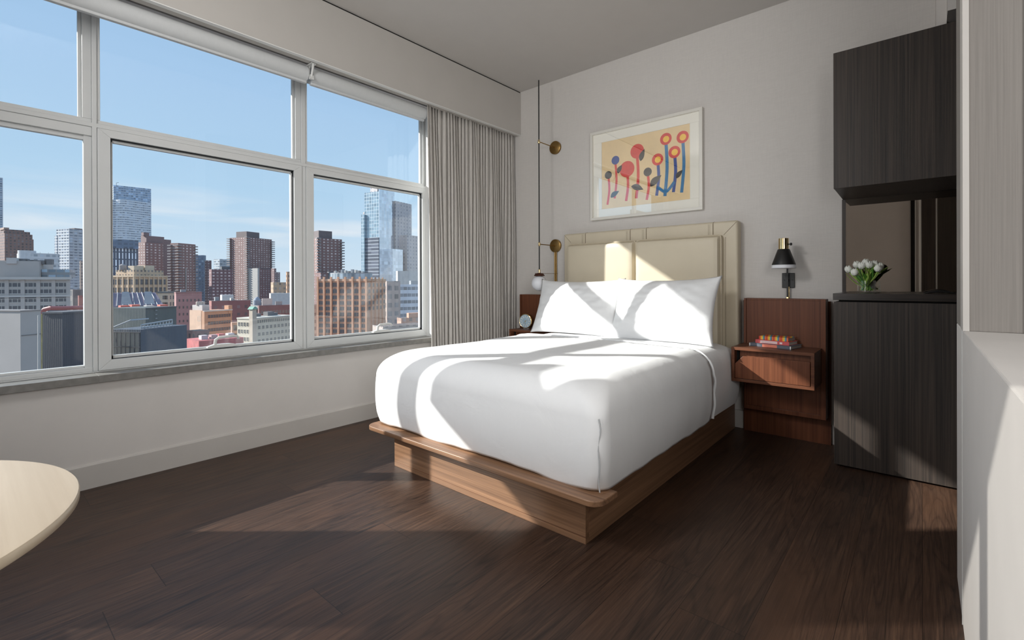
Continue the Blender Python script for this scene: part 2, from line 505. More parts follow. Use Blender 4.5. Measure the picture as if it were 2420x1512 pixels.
sl.box(-3.32, -3.071, -.3, 2.632, .517, .551)
sl.build('sill', M['sill'], win, bevel=.002)
# second window, in the wall beside the camera
win2 = thing('window_2', 'second white framed window around the corner behind the table', 'window', (-2.1, YB, .55), kind='structure')
f2 = MB()
for q in ((-2.87, -1.42, .55, .58), (-2.87, -1.42, 2.05, 2.08), (-2.87, -2.85, .58, 2.05), (-1.44, -1.42, .58, 2.05), (-2.14, -2.0, .58, 2.05)):
    f2.box(q[0], q[1], YB-.06, YB-.02, q[2], q[3])
f2.build('frame', M['winframe'], win2)
MB().box(-2.86, -1.43, YB-.045, YB-.040, .57, 2.06).build('pane', M['tinted'], win2)
MB().box(-2.88, -1.41, YB-.10, YB+.02, .52, .549).build('sill', M['sill'], win2)
# added sun blocker outside, out of view, shapes the shadow on the bed
struct('sun_blocker', MB().box(-3.63, -3.57, -1.8, -.02, 1.62, 2.02).box(-3.63, -3.57, -1.8, -.22, 2.02, 2.20).box(-3.63, -3.26, -1.8, -1.7, 1.62, 2.20), M['sill'], 'unseen panel added outside, left of the big window, to block sun from the bed', 'trim')

# roller shades
def roller(y0, y1, label):
    t = thing('roller_shade', label, 'window shade', (-3.02, (y0+y1)/2, 2.30), group='rolled up window shades')
    n = 36
    prof = []
    for i in range(n):
        a = 2*PI*i/n
        prof.append((-3.025+.050*math.cos(a), 2.357+.050*math.sin(a)))
    MB().prism(prof, y0, y1, 'y').build('cloth_roll', M['shade'], t, smooth=True)
    MB().box(-3.035, -3.009, y0, y1, 2.296, 2.312).build('hem_bar', M['shade'], t, bevel=.003)
    MB().box(-3.03, -2.97, y0-.004, y0+.01, 2.41, 2.425).build('head_clip', M['metalw'], t)
    return t
r1 = roller(.0, 1.475, 'white rolled shade above the wide middle window')
r2_ = roller(1.505, 2.438, 'white rolled shade above the right window, ending at the curtain')
br = MB().box(-3.06, -2.945, 1.474, 1.506, 2.405, 2.412)
br.box(-3.03, -3.0, 1.487, 1.493, 2.33, 2.41)
br.box(-2.985, -2.968, 1.478, 1.503, 2.315, 2.342)
br.tube([(-2.95, 1.489, 2.408), (-2.957, 1.489, 2.38), (-2.966, 1.489, 2.355), (-2.974, 1.49, 2.33)], .007, 8)
tag(br.build('shade_bracket', M['metalw']), 'white metal bracket joining the two roller shades', 'bracket')

# curtain
def curtain():
    t = thing('curtain', 'grey pleated floor length curtain gathered in the corner', 'curtain', (-2.97, 3.0, .0))
    nf, N = 29, 580
    rnd = [random.uniform(.75, 1.25) for _ in range(60)]
    ph = [random.uniform(-.35, .35) for _ in range(60)]
    def fn(u, v):
        z = .015+v*2.41
        ylo = 2.466-.036*(v)            # the leading edge leans out towards the top
        yhi = 3.495
        k = u*nf
        i = int(min(k, nf-1))
        w_ = 2*PI*k+.8*math.sin(k*1.7+1)
        amp = (.017+.005*rnd[i])*(1-.35*v)
        x = -2.985+amp*math.cos(w_)+.010*math.sin(k*.9+v*2)+.004*math.sin(v*9+i)
        y = ylo+(yhi-ylo)*u+.007*math.sin(2*w_)*(1-.3*v)+.004*math.sin(v*5+i*2.1)
        if u < .03: x = -2.985+.022*(1-u/.03)+amp*.3
        return (x, y, z)
    o = MB().grid(fn, N, 24).build('cloth', M['curtain'], t, smooth=True, fixn=False)
    sm = o.modifiers.new('thick', 'SOLIDIFY'); sm.thickness = .003
    MB().box(-3.0, -2.97, 2.46, 3.5, 2.426, 2.436).build('track', M['metalw'], t)
curtain()

# ------------------------------------------------------------------ right side: cabinet unit, end wall, half wall
def ledge():
    h = MB().box(.09, .40, YB, 2.2, 0, .86)
    o = struct('wall_half', h, M['paintw'], 'low grey half wall with a flat ledge beside the camera', 'half wall', bevel=.003)
    w_ = MB().box(.09, XR, 1.853, 2.2, .86, CEIL)
    o = struct('wall_end', w_, M['ribbed'], 'ribbed grey wall end standing on the half wall', 'wall', bevel=.003)
    MB().box(.0885, .102, 1.851, 1.956, .8605, CEIL-.001).build('corner_bead', M['base'], o)
    struct('trim_4', MB().box(.0882, .09, 1.905, 1.909, 0, .86).box(.208, .2115, 1.845, 1.853, .862, CEIL-.002), M['metalw'], 'thin metal edge strips at the wall end', 'trim')
    struct('trim_5', MB().box(.213, .2165, 1.846, 1.853, .862, CEIL-.002), M['dgap'], 'dark joint line in the ribbed wall', 'trim')
M['ribbed'] = ribbed_wall('ribbed_grey_wallpaper', S(136, 131, 126))
ledge()

CX0, CX1, CYF = -.362, .80, 3.107
cab = thing('base_cabinet', 'tall blackened oak base cabinet beside the right nightstand panel', 'cabinet', (.2, 3.3, 0))
MB().box(CX0+.004, CX1, CYF+.022, 3.505, .012, .893).build('carcass', M['ebony'], cab)
MB().box(CX0, CX1, CYF, CYF+.02, .012, .893).build('door', M['ebony'], cab, bevel=.0015)
MB().box(CX0+.03, CX1, CYF+.05, 3.5, 0, .012).build('plinth', M['dgap'], cab)
tag(MB().box(CX0-.004, CX1, CYF-.004, 3.505, .902, .938).build('cabinet_top', M['ebonyx'], bevel=.0015), 'blackened oak counter slab carrying the tulip vase', 'countertop')
MB().box(CX0+.02, CX1, CYF+.02, 3.5, .893, .902).build('shadow_gap', M['dgap'], cab)
ucab = thing('wall_cabinet', 'blackened oak wall cabinet hanging above the mirror niche', 'cabinet', (.2, 3.3, 1.5))
MB().prism([(CYF+.02, 1.506), (3.505, 1.497), (3.505, 2.24), (CYF+.02, 2.24)], CX0+.002, CX1, 'x').build('carcass', M['ebony'], ucab)
MB().box(CX0, CX1, CYF, CYF+.02, 1.506, 2.242).build('door', M['ebony'], ucab, bevel=.0015)
mir = thing('niche_mirror', 'bronze tinted mirror behind the tulips in the niche', 'mirror', (.2, 3.5, .94))
MB().box(CX0+.016, CX1, 3.494, 3.499, .939, 1.4965).build('mirror_glass', M['mirror'], mir)
MB().box(CX0-.002, CX0+.016, 3.486, 3.504, .939, 1.4965).build('edge_frame', M['ebony'], mir)
struct('wall_niche', MB().box(.80, XR, 2.9, YW, 0, CEIL), M['paintw'], 'grey wall closing the cabinet niche on the right', 'wall')
struct('trim_6', MB().box(.10, .80, 3.2, 3.519, 2.34, CEIL-.001).box(.06, .10, 3.32, 3.519, 2.30, CEIL-.001), M['paintw'], 'boxed bulkhead above the wall cabinet', 'trim')
# closet doors on the wall seen in the mirror
door = thing('door_1', 'dark closet door with pale metal edges seen in the mirror', 'door', (.0, YB, 0), kind='structure')
MB().box(.0, .233, YB, YB+.02, 0, 2.5).box(.25, 1.2, YB, YB+.02, 0, 2.5).build('door_leaf', M['ebony'], door)
MB().box(-.099, -.056, YB, YB+.015, 0, 2.5).build('edge_panel', M['dgap'], door)
MB().box(-.024, -.002, YB, YB+.03, 0, 2.5).box(.235, .247, YB, YB+.03, 0, 2.5).box(-.058, -.052, YB, YB+.03, 0, 2.5).build('edge_strip', M['pil'], door)

# ------------------------------------------------------------------ bed
BX0, BX1 = -2.195, -.974
bed = thing('platform_bed', 'walnut platform bed with a rounded footboard ledge', 'bed', (-1.6, 2.4, 0))
MB().box(BX0, BX1, 1.56, 1.585, 0, .198).build('front_panel', M['walnut'], bed, bevel=.0012)
MB().box(BX1-.022, BX1, 1.586, 3.48, 0, .214).build('side_panel', M['walnuty'], bed, bevel=.0012)
MB().box(BX0, BX0+.022, 1.586, 3.48, 0, .214).build('side_panel', M['walnuty'], bed, bevel=.0012)
def rrect(x0, x1, y0, y1, r, n=8, corners=(1, 1, 1, 1)):
    out = []
    for (cx, cy, a0, c) in ((x1, y0, -PI/2, corners[0]), (x1, y1, 0, corners[1]), (x0, y1, PI/2, corners[2]), (x0, y0, PI, corners[3])):
        if not c: out.append((cx, cy)); continue
        ox = cx-r if cx == x1 else cx+r
        oy = cy+r if cy == y0 else cy-r
        for i in range(n+1):
            a = a0+PI/2*i/n
            out.append((ox+r*math.cos(a), oy+r*math.sin(a)))
    return out
MB().prism(rrect(-2.335, -.862, 1.467, 1.605, .055, 8, (1, 0, 0, 1)), .198, .221).build('foot_ledge', M['walnut'], bed, bevel=.0035, seg=3, smooth=True)
MB().box(BX0, BX1, 1.605, 3.48, .214, .2205).build('deck', M['walnuty'], bed)
for zz in (.026,):
    MB().box(BX0, BX1, 1.559, 1.5602, zz, zz+.0012).build('groove', M['walnutx'], bed)

def soft_slab(name, mat, x0, x1, y0, y1, z0, z1, rc, rt_, bulge, hem, seed, label, cat, cut=None, thick=0, dome=.01, wr=.004, corner_fold=True):
    """one continuous cloth surface over a mattress: rounded plan, rounded top edge, slightly bulging sides, loose hem"""
    hx, hy = (x1-x0)/2, (y1-y0)/2; cx, cy = (x0+x1)/2, (y0+y1)/2
    # profile: list of (inset, z, tag)
    H = z1-z0
    prof = []
    ns = 22
    for i in range(ns+1):
        t = i/ns
        z = z0+(H-rt_)*t
        prof.append((-bulge*math.sin(PI*min(1, t*1.0))**.8-.0+ (.012*(1-t)**3), z, 'side', t))
    for i in range(1, 15):
        a = PI/2*i/14
        prof.append((rt_*(1-math.cos(a)), z1-rt_+rt_*math.sin(a), 'edge', 1))
    lim = min(hx, hy)-.012
    m = 26
    for i in range(1, m+1):
        d = rt_+(lim-rt_)*i/m
        prof.append((d, z1+dome*(1-(1-i/m)**2), 'top', 1))
    per = []
    def ring(d):
        r = max(rc*(1+min(1, max(0, d)/rt_)*2.2), .02) if d > 0 else rc-d
        r = min(r, min(hx, hy)-d-.004) if min(hx, hy)-d > .01 else .004
        r = max(r, .003)
        ax, ay = hx-d, hy-d
        pts = []
        nseg, nc = 64, 14
        for (sx, sy, a0) in ((1, -1, -PI/2), (1, 1, 0), (-1, 1, PI/2), (-1, -1, PI)):
            for i in range(nc):
                a = a0+PI/2*i/nc
                pts.append((sx*(ax-r)+r*math.cos(a), sy*(ay-r)+r*math.sin(a)))
            # straight run to the next corner
            nx = {(1, -1): (ax, ay-r, ax, -(ay-r)), (1, 1): (-(ax-r), ay, (ax-r), ay), (-1, 1): (-ax, -(ay-r), -ax, (ay-r)), (-1, -1): ((ax-r), -ay, -(ax-r), -ay)}[(sx, sy)]
            for i in range(nseg):
                t = i/nseg
                pts.append((nx[2]+(nx[0]-nx[2])*t, nx[3]+(nx[1]-nx[3])*t))
        return pts
    vs = []
    for (d, z, tg, t) in prof:
        for k, (px, py) in enumerate(ring(d)):
            nrm = Vector((px/hx, py/hy, 0)); 
            p = Vector((cx+px, cy+py, z))
            low = max(0, 1-t) if tg == 'side' else 0
            nz = noise.noise(Vector((p.x*3.2+seed, p.y*3.2, p.z*2.2)))
            nf = noise.noise(Vector((p.x*9+seed, p.y*9, p.z*1.5)))
            out = Vector((px, py, 0)); 
            # outward direction on the side walls
            if tg != 'top':
                ox = 1 if px > hx-d-rc-.02 else (-1 if px < -(hx-d-rc-.02) else 0)
                oy = 1 if py > hy-d-rc-.02 else (-1 if py < -(hy-d-rc-.02) else 0)
                o_ = Vector((ox, oy, 0))
                if o_.length: o_.normalize()
                p += o_*(nz*wr*1.6+nf*wr*(.4+low*1.3))
            p.z += (nz*wr*1.1+nf*wr*.35) if tg != 'side' else 0
            if tg == 'side': p.z += hem*low*low*(nf*1.1+nz*.8)
            vs.append(p)
    n = len(vs)//len(prof)
    fs = []
    for j in range(len(prof)-1):
        for i in range(n):
            a, b_, c_, d_ = j*n+i, j*n+(i+1) % n, (j+1)*n+(i+1) % n, (j+1)*n+i
            if cut is not None and min(vs[a].y, vs[b_].y, vs[c_].y, vs[d_].y) > cut: continue
            fs.append((a, b_, c_, d_))
    top = [(len(prof)-1)*n+i for i in range(n)]
    if cut is None: fs.append(top)
    else: 
        # close the middle seam only up to the cut
        half = n//2
        keep = [i for i in top if vs[i].y <= cut]
        if len(keep) > 3: fs.append(keep)
    mb = MB(); mb.v = vs; mb.f = fs; mb.m = [0]*len(fs)
    o = mb.build(name, mat, smooth=True, fixn=True)
    bm = bmesh.new(); bm.from_mesh(o.data)
    bmesh.ops.delete(bm, geom=[v for v in bm.verts if not v.link_faces], context='VERTS')
    bm.to_mesh(o.data); bm.free()
    if thick:
        s_ = o.modifiers.new('cloth', 'SOLIDIFY'); s_.thickness = thick; s_.offset = 1
    return tag(o, label, cat)
soft_slab('mattress', M['sheet'], -2.328, -.898, 1.55, 3.352, .224, .605, .06, .115, .006, .006, 3.1, 'mattress in a fitted white sheet, bare next to the pillows', 'mattress')
duv = soft_slab('duvet', M['sheet'], -2.338, -.888, 1.528, 3.36, .228, .614, .055, .13, .008, .014, 8.7, 'smooth white duvet tucked over the foot of the bed', 'duvet', cut=2.70, thick=.008)
# rolled hem along the fold of the duvet
def fold():
    pts = []
    yy = 2.705
    for t in range(0, 15):
        pts.append((-2.345+.004*math.sin(t), yy+.004*math.sin(t*1.3), .25+(.484-.25)*t/14))
    for i in range(1, 12):
        a = PI/2*i/11; pts.append((-2.21-.135*math.cos(a), yy, .484+.139*math.sin(a)))
    for i in range(1, 40):
        x = -2.21+(2.21-1.016)*i/39
        pts.append((x, yy+.035*math.sin((x+2.21)*2.2)+.012*noise.noise(Vector((x*4, 0, 0))), .626+.006*math.sin(PI*i/39)))
    yr = pts[-1][1]
    for i in range(1, 12):
        a = PI/2*i/11; pts.append((-1.016+.138*math.sin(a), yr+.02*i/11, .488+.138*math.cos(a)))
    for t in range(1, 15):
        pts.append((-.876+.004*math.sin(t*.8), yr+.02+.012*math.sin(t*.35), .488-(.488-.245)*t/14))
    m = MB().tube(pts, [.0075+.0025*noise.noise(Vector((i*.31, 1, 2))) for i in range(len(pts))], 10)
    m.build('folded_hem', M['sheet'], duv, smooth=True)
fold()
# mitred corner seam at the near right corner
cs = [(-.897+.004*math.sin(k*.9), 1.531+.004*math.sin(k*.6), .50-.27*k/14) for k in range(15)]
MB().tube(cs, .0026, 8).build('corner_seam', paint('grey_seam', S(186, 188, 190), .9), duv, smooth=True)

def pillow(cx, cyb, zb, W, Hh, T, lean, rz, label, seed):
    n = 44
    m = MB()
    def surf(sgn):
        def fn(u, v):
            a, b = u*2-1, v*2-1
            x = W/2*a*(1-.055*(1-b*b)**1.2)*(1+.02*abs(b)**6)
            y = Hh/2*b*(1-(.085 if b > 0 else .035)*(1-a*a)**1.1)*(1+.05*abs(a)**8)
            e = max(0, (1-abs(a)**2.6))*max(0, (1-abs(b)**2.6))
            th = T/2*e**.62
            th *= 1+.10*noise.noise(Vector((a*2.2+seed, b*2.2, sgn)))
            th += .010*noise.noise(Vector((a*5+seed, b*6, 3)))*e**.5
            if b < 0: th *= 1+.25*(-b)*(1-abs(b))
            return (x, sgn*th, y+Hh/2)
        return fn
    m.grid(surf(-1), n, n); m.grid(surf(1), n, n, flip=True)
    o = m.build('pillow', M['sheet'], local=True, smooth=True, fixn=False)
    bm = bmesh.new(); bm.from_mesh(o.data)
    bmesh.ops.remove_doubles(bm, verts=bm.verts, dist=.0006)
    bmesh.ops.recalc_face_normals(bm, faces=bm.faces)
    bm.to_mesh(o.data); bm.free()
    o.location = (cx, cyb, zb); o.rotation_euler = (-lean, 0, rz)
    return tag(o, label, 'pillow', 'white pillows against the headboard')
p1 = pillow(-2.035, 3.05, .609, .75, .445, .17, math.radians(21), math.radians(1.5), 'white pillow nearer the window, left of the pair', 1.0)
p2 = pillow(-1.335, 3.02, .606, .735, .455, .17, math.radians(21), math.radians(-2), 'white pillow on the side of the book stack, overlapping the other', 5.0)
p2.rotation_euler[1] = math.radians(-.6)

# headboard
hb = thing('headboard', 'cream leather padded headboard on the wall behind the bed', 'headboard', (-1.64, 3.46, .27))
MB().prism([(3.43, .27), (3.512, .27), (3.512, 1.421), (3.43, 1.421)], -2.354, -.938, 'x').build('frame', M['leather'], hb, bevel=.016, seg=4, smooth=True)
for x in (-2.135, -1.727, -1.593, -1.100):
    MB().tube([(x, 3.4285, 1.33), (x, 3.4285, 1.404), (x, 3.436, 1.417), (x, 3.46, 1.4225), (x, 3.51, 1.4225)], .0022, 6).build('seam', M['seam'], hb)
    for dx in (.022, .033):
        MB().tube([(x-dx, 3.4295, 1.33), (x-dx, 3.4295, 1.404), (x-dx, 3.436, 1.417)], .0008, 5).build('stitch_line', M['seam'], hb)
for a_, b_ in (((-1.03, 1.325), (-.946, 1.41)), ((-2.28, 1.345), (-2.346, 1.412)), ((-1.018, .28), (-1.018, 1.31)), ((-2.292, .28), (-2.292, 1.33))):
    MB().tube([(a_[0], 3.4295, a_[1]), (b_[0], 3.4295, b_[1])], .0012, 6).build('stitch_line', M['seam'], hb)
for x0, x1 in ((-2.285, -1.667), (-1.659, -1.038)):
    c = MB()
    hw = (x1-x0)/2; xc = (x0+x1)/2
    z0, z1 = .55, 1.322
    # padded panel: soft front
    def fn(u, v):
        a, b_ = u*2-1, v*2-1
        e = (1-abs(a)**10)*(1-abs(b_)**14)
        return (xc+hw*a, 3.402-.050*max(0, (1-abs(a)**22)*(1-abs(b_)**26))**.40-.006*(1-a*a), z0+(z1-z0)*v)
    c.grid(fn, 48, 48)
    c.box(x0+.001, x1-.001, 3.402, 3.432, z0, z1)
    o = c.build('cushion_panel', M['leather'], hb, smooth=True)
    pp = [(px, 3.396, pz) for px, pz in rrect(x0-.001, x1+.001, z0, z1+.002, .022, 6)]
    MB().tube(pp+[pp[0]], .0045, 8).build('piping', M['leather'], o, smooth=True)

# ------------------------------------------------------------------ nightstands
def nightpanel(x0, x1, name, label, dx0, dx1, rev):
    t = thing(name, label, 'nightstand', ((x0+x1)/2, 3.48, 0), group='walnut nightstands')
    MB().box(x0-.03, x1+.012, 3.482, 3.508, .0, .88).build('backing_panel', M['walnutz'], t)
    f = MB()
    T = .026
    f.box(x0, x0+.012, 3.38, 3.482, .172, .896).box(x1-T, x1, 3.38, 3.482, .172, .896)
    f.box(x0+.012, x1-T, 3.38, 3.482, .172, .172+T).box(x0+.012, x1-T, 3.392, 3.482, .884, .896)
    f.build('frame', M['walnutz'], t, bevel=.001)
    MB().box(x0+.012, x1-T, 3.390, 3.482, .198, .884).build('back_panel', M['walnutz'], t)
    # drawer box
    d = MB()
    y0, y1, z0, z1 = 3.115, 3.39, .393, .602
    k = .018
    d.box(dx0, dx1, y0, y1, z1-k, z1).box(dx0, dx1, y0, y1, z0, z0+k).box(dx0, dx0+k, y0, y1, z0+k, z1-k).box(dx1-k, dx1, y0, y1, z0+k, z1-k)
    d.box(dx0+k, dx1-k, y1-.02, y1, z0+k, z1-k)
    cx = d.build('drawer_box', M['walnutx'], t, bevel=.0012)
    a0, a1, b0, b1 = dx0+k+.003, dx1-k-.004, z0+k+.002, z1-k-.034
    if not rev: poly = [(a0, b0), (a1, b0), (a1, b1), (a0+.045, b1), (a0, b1-.048)]
    else: poly = [(a0, b0), (a1, b0), (a1, b1-.048), (a1-.045, b1), (a0, b1)]
    dr = MB().prism(poly, y0+.003, y0+.020, 'y').build('drawer', M['walnutz'], t, bevel=.0012)
    MB().box(dx0+k+.02, dx1-k, y0+.045, y0+.056, z0+k, z1-k-.004).build('inner_front', M['walnutz'], t)
    MB().box(dx0+k, dx0+k+.012, y0+.05, y1-.02, z0+k, z1-k).build('runner', M['dgap'], t)
    return t
nightpanel(-.888, -.434, 'nightstand', 'walnut wall nightstand carrying the books, right of the bed', -.892, -.454, False)
nightpanel(-2.812, -2.372, 'nightstand', 'walnut wall nightstand carrying the alarm clock, by the curtain', -2.712, -2.466, True)

# ------------------------------------------------------------------ books
M['book_grey'] = paint('slate_book_cloth', S(98, 104, 116), .6, .05, 30)
M['book_coral'] = paint('coral_spine_band', S(238, 140, 116), .6, .04, 30)
M['book_pink'] = paint('pink_book_cover', S(214, 96, 98), .5, .05, 20)
M['book_label'] = paint('pale_spine_label', S(246, 214, 214), .6, .03, 60)
M['pages'] = fabric('book_pages', S(214, 206, 194), .08, 1400, .9, .2)
M['pages2'] = fabric('greyish_book_pages', S(178, 172, 166), .08, 1400, .9, .2)
def stripes():
    t = NT('striped_paper_cover')
    sep = t.N('ShaderNodeSeparateXYZ'); t.l.new(t.obj(), sep.inputs[0])
    f = t.math('FRACT', t.math('DIVIDE', t.math('ADD', sep.outputs[0], t.math('MULTIPLY', sep.outputs[1], .35)), .042))
    r = t.N('ShaderNodeValToRGB'); t.l.new(f, r.inputs[0]); r.color_ramp.interpolation = 'CONSTANT'
    e = r.color_ramp.elements
    cols = [(0, S(206, 70, 56)), (.2, S(236, 150, 62)), (.36, S(240, 208, 70)), (.55, S(104, 170, 172)), (.7, S(74, 108, 150)), (.82, S(226, 120, 60))]
    while len(e) < 6: e.new(.5)
    for el, (p, c) in zip(e, cols): el.position = p; el.color = c
    t.P(Base_Color=r.outputs[0], Roughness=.5)
    return t.m
M['stripe'] = stripes()
def book(loc, rz, L, D, T, cover, pages, label, spine=None):
    t = thing('book', label, 'book', loc, rz, group='books stacked on the nightstand')
    c = MB().box(0, L, 0, D, 0, .0022).box(0, L, 0, D, T-.0022, T).box(0, L, 0, .0026, .0022, T-.0022)
    c.build('cover', cover, t, local=True, bevel=.0006)
    MB().box(.003, L-.003, .003, D-.004, .0023, T-.0023).build('pages', pages, t, local=True)
    for (x0, x1, z0, z1, m) in spine or []:
        MB().box(x0, x1, -.0006, .0006, z0, z1).build('spine_band', m, t, local=True)
    return t
ra = math.radians(-12)
book((-.823, 3.247, .6022), ra, .245, .155, .019, M['book_grey'], M['pages2'], 'large grey book with a coral spine band, lowest of the stack', [(.0, .006, .001, .018, M['white']), (.080, .166, .001, .018, M['book_coral']), (.239, .245, .001, .018, M['white'])])
book((-.790, 3.257, .6214), math.radians(-11), .196, .128, .0215, M['book_pink'], M['pages'], 'pink book with a pale spine label, middle of the stack', [(.030, .130, .003, .0185, M['book_label']), (.143, .158, .005, .0165, M['book_label'])])
book((-.772, 3.266, .6431), math.radians(-10), .170, .112, .022, M['stripe'], M['pages2'], 'small book in a striped multicoloured cover on top of the stack')

# ------------------------------------------------------------------ alarm clock
ck = thing('alarm_clock', 'small round brass alarm clock with a blue dial on the left nightstand', 'clock', (-2.622, 3.245, .602), math.radians(8))
zc = .066
MB().lathe([(.060, -.020), (.0635, -.018), (.0635, .018), (.0585, .024)], (0, 0, zc), 48, 'y').build('case', M['brass'], ck, local=True, smooth=True)
rim = MB()
pp = [(.0595*math.cos(2*PI*i/48), -.0215, zc+.0595*math.sin(2*PI*i/48)) for i in range(49)]
rim.tube(pp, .0030, 8).build('bezel', M['brassb'], ck, local=True, smooth=True)
MB().lathe([(.0575, -.0212), (.0575, -.0202)], (0, 0, zc), 48, 'y').build('dial', paint('blue_dial', S(168, 192, 208), .3, .1, 60), ck, local=True)
mk = MB()
for k in range(12):
    a = 2*PI*k/12; ca, sa = math.cos(a), math.sin(a)
    r0, r1 = .030, .052
    wv = .0032
    p = [(r0*ca-wv*sa, r0*sa+wv*ca), (r0*ca+wv*sa, r0*sa-wv*ca), (r1*ca+wv*sa, r1*sa-wv*ca), (r1*ca-wv*sa, r1*sa+wv*ca)]
    mk.prism([(a_, zc+b_) for a_, b_ in p], -.0220, -.0212, 'y')
mk.build('hour_marker', M['white'], ck, local=True)
hd = MB()
for a, l, wv in ((math.radians(25), .034, .0022), (math.radians(-90), .047, .0018), (math.radians(-135), .042, .0008)):
    ca, sa = math.cos(a), math.sin(a)
    hd.prism([(-wv*sa*-1-.006*ca, zc-wv*ca-.006*sa), (l*ca, zc+l*sa), (-wv*sa-.006*ca, zc+wv*ca-.006*sa)], -.0232, -.0222, 'y')
hd.lathe([(.004, -.0238), (.004, -.0215)], (0, 0, zc), 16, 'y')
hd.build('hand', M['brassb'], ck, local=True)
MB().prism([(-.026, .0), (.026, 0), (.018, .010), (-.018, .010)], -.014, .016, 'y').build('foot', M['metalw'], ck, local=True)

# ------------------------------------------------------------------ framed print (generic stand-in design)
PX0, PX1, PZ0, PZ1 = -2.122, -1.192, 1.524, 2.262
pic = thing('framed_print', 'white framed print of red and blue dots above the headboard', 'picture', (-1.657, 3.5, 1.524))
f = MB()
t_ = .022
for q in ((PX0, PX1, PZ0, PZ0+t_), (PX0, PX1, PZ1-t_, PZ1), (PX0, PX0+t_, PZ0+t_, PZ1-t_), (PX1-t_, PX1, PZ0+t_, PZ1-t_)):
    f.box(q[0], q[1], 3.486, 3.518, q[2], q[3])
f.build('frame', M['frame_white'], pic, bevel=.0015)
mt = MB()
ix0, ix1, iz0, iz1 = -2.022, -1.288, 1.613, 2.168
for q in ((PX0+t_, PX1-t_, PZ0+t_, iz0), (PX0+t_, PX1-t_, iz1, PZ1-t_), (PX0+t_, ix0, iz0, iz1), (ix1, PX1-t_, iz0, iz1)):
    mt.box(q[0], q[1], 3.505, 3.512, q[2], q[3])
mt.build('mat_board', M['mat_board'], pic, bevel=.002)
MB().box(ix0-.01, ix1+.01, 3.512, 3.514, iz0-.01, iz1+.01).build('paper', M['cream_paper'], pic)
MB().add([(PX0+t_, 3.4945, PZ0+t_), (PX1-t_, 3.4945, PZ0+t_), (PX1-t_, 3.4945, PZ1-t_), (PX0+t_, 3.4945, PZ1-t_)], [(0, 1, 2, 3)]).build('glass', M['pglass'], pic)
ink = {'red': paint('red_ink', S(206, 48, 40), .8, .08, 30), 'blue': paint('blue_ink', S(30, 66, 140), .8, .1, 30), 'teal': paint('light_blue_ink', S(28, 110, 160), .8, .1, 30),
       'black': paint('black_ink', S(38, 36, 36), .8, .1, 40), 'yellow': paint('yellow_ink', S(240, 190, 58), .8, .08, 30)}
uw, vh = ix1-ix0, iz1-iz0
lay = [0]
def A(u, v): return (ix0+u*uw, iz0+v*vh)
def yl():
    lay[0] += 1
    return 3.5119-.00006*lay[0]
def dot(c, u, v, r):
    x, z = A(u, v); y = yl()
    MB().prism([(x+r*uw*math.cos(2*PI*i/30), z+r*uw*math.sin(2*PI*i/30)) for i in range(30)], y-.00004, y, 'y').build('dot', ink[c], pic)
def stroke(c, pts, w):
    P = [Vector(A(*p)) for p in pts]
    Q = []
    for i in range(len(P)-1):
        for k in range(8):
            t = k/8
            p0, p1, p2, p3 = P[max(i-1, 0)], P[i], P[i+1], P[min(i+2, len(P)-1)]
            Q.append(.5*((2*p1)+(p2-p0)*t+(2*p0-5*p1+4*p2-p3)*t*t+(3*p1-p0-3*p2+p3)*t**3))
    Q.append(P[-1])
    y = yl()
    L, R_ = [], []
    for i, p in enumerate(Q):
        d = (Q[min(i+1, len(Q)-1)]-Q[max(i-1, 0)]).normalized(); n_ = Vector((-d.y, d.x))*w*uw/2
        L.append(p+n_); R_.append(p-n_)
    b0 = len(Q)
    vs = [(p.x, y, p.y) for p in L+R_]
    MB().add(vs, [(i, i+1, b0+i+1, b0+i) for i in range(b0-1)]).build('stalk', ink[c], pic)
def leaf(u, v, l, w, ang, fill):
    ca, sa = math.cos(ang), math.sin(ang)
    out = []
    for i in range(25):
        t = i/24; out.append((l*t, w*math.sin(PI*t**.8)))
    for i in range(24, -1, -1):
        t = i/24; out.append((l*t, -w*math.sin(PI*t**.8)*.6))
    pts = [(u+(a*ca-b_*sa), v+(a*sa+b_*ca)*uw/vh) for a, b_ in out]
    if fill:
        y = yl(); MB().prism([A(*p) for p in pts], y-.00004, y, 'y').build('oval', ink['black'], pic)
    else:
        stroke('black', pts[::3]+[pts[0]], .008)
        stroke('black', [(u, v), (u+l*ca, v+l*sa*uw/vh)], .006)
        for k in range(1, 6):
            t = k/6
            a, b_ = l*t, w*math.sin(PI*t**.8)*.9
            stroke('black', [(u+(l*(t-.12))*ca, v+(l*(t-.12))*sa*uw/vh), (u+(a*ca-b_*sa), v+(a*sa+b_*ca)*uw/vh)], .005)
# a plain arrangement of dots on stalks with simple black ovals
for c, u, v0, v1, w_ in (('red', .08, .06, .50, .026), ('red', .17, .14, .66, .026), ('red', .31, .08, .52, .030), ('red', .43, .10, .72, .032), ('red', .55, .06, .44, .028),
                         ('blue', .66, .10, .60, .032), ('teal', .75, .08, .84, .034), ('blue', .84, .12, .66, .032), ('teal', .925, .10, .84, .032)):
    stroke(c, [(u-.012, v0), (u+.012, (v0+v1)/2), (u, v1)], w_)
stroke('teal', [(.66, .22), (.75, .14), (.84, .26)], .03)
dot('black', .08, .50, .044); dot('blue', .17, .70, .048); dot('red', .31, .54, .088); dot('red', .43, .77, .078); dot('black', .55, .45, .046)
for u, v in ((.66, .60), (.75, .86), (.84, .66), (.925, .84)):
    dot('red', u, v, .062); dot('yellow', u+.003, v-.003, .033)
leaf(.20, .50, .10, .034, math.radians(60), True)
leaf(.36, .28, .15, .040, math.radians(-20), True)
leaf(.47, .62, .13, .036, math.radians(70), True)
leaf(.58, .24, .16, .046, math.radians(40), True)
leaf(.11, .16, .12, .036, math.radians(30), True)
leaf(.86, .30, .10, .030, math.radians(50), True)

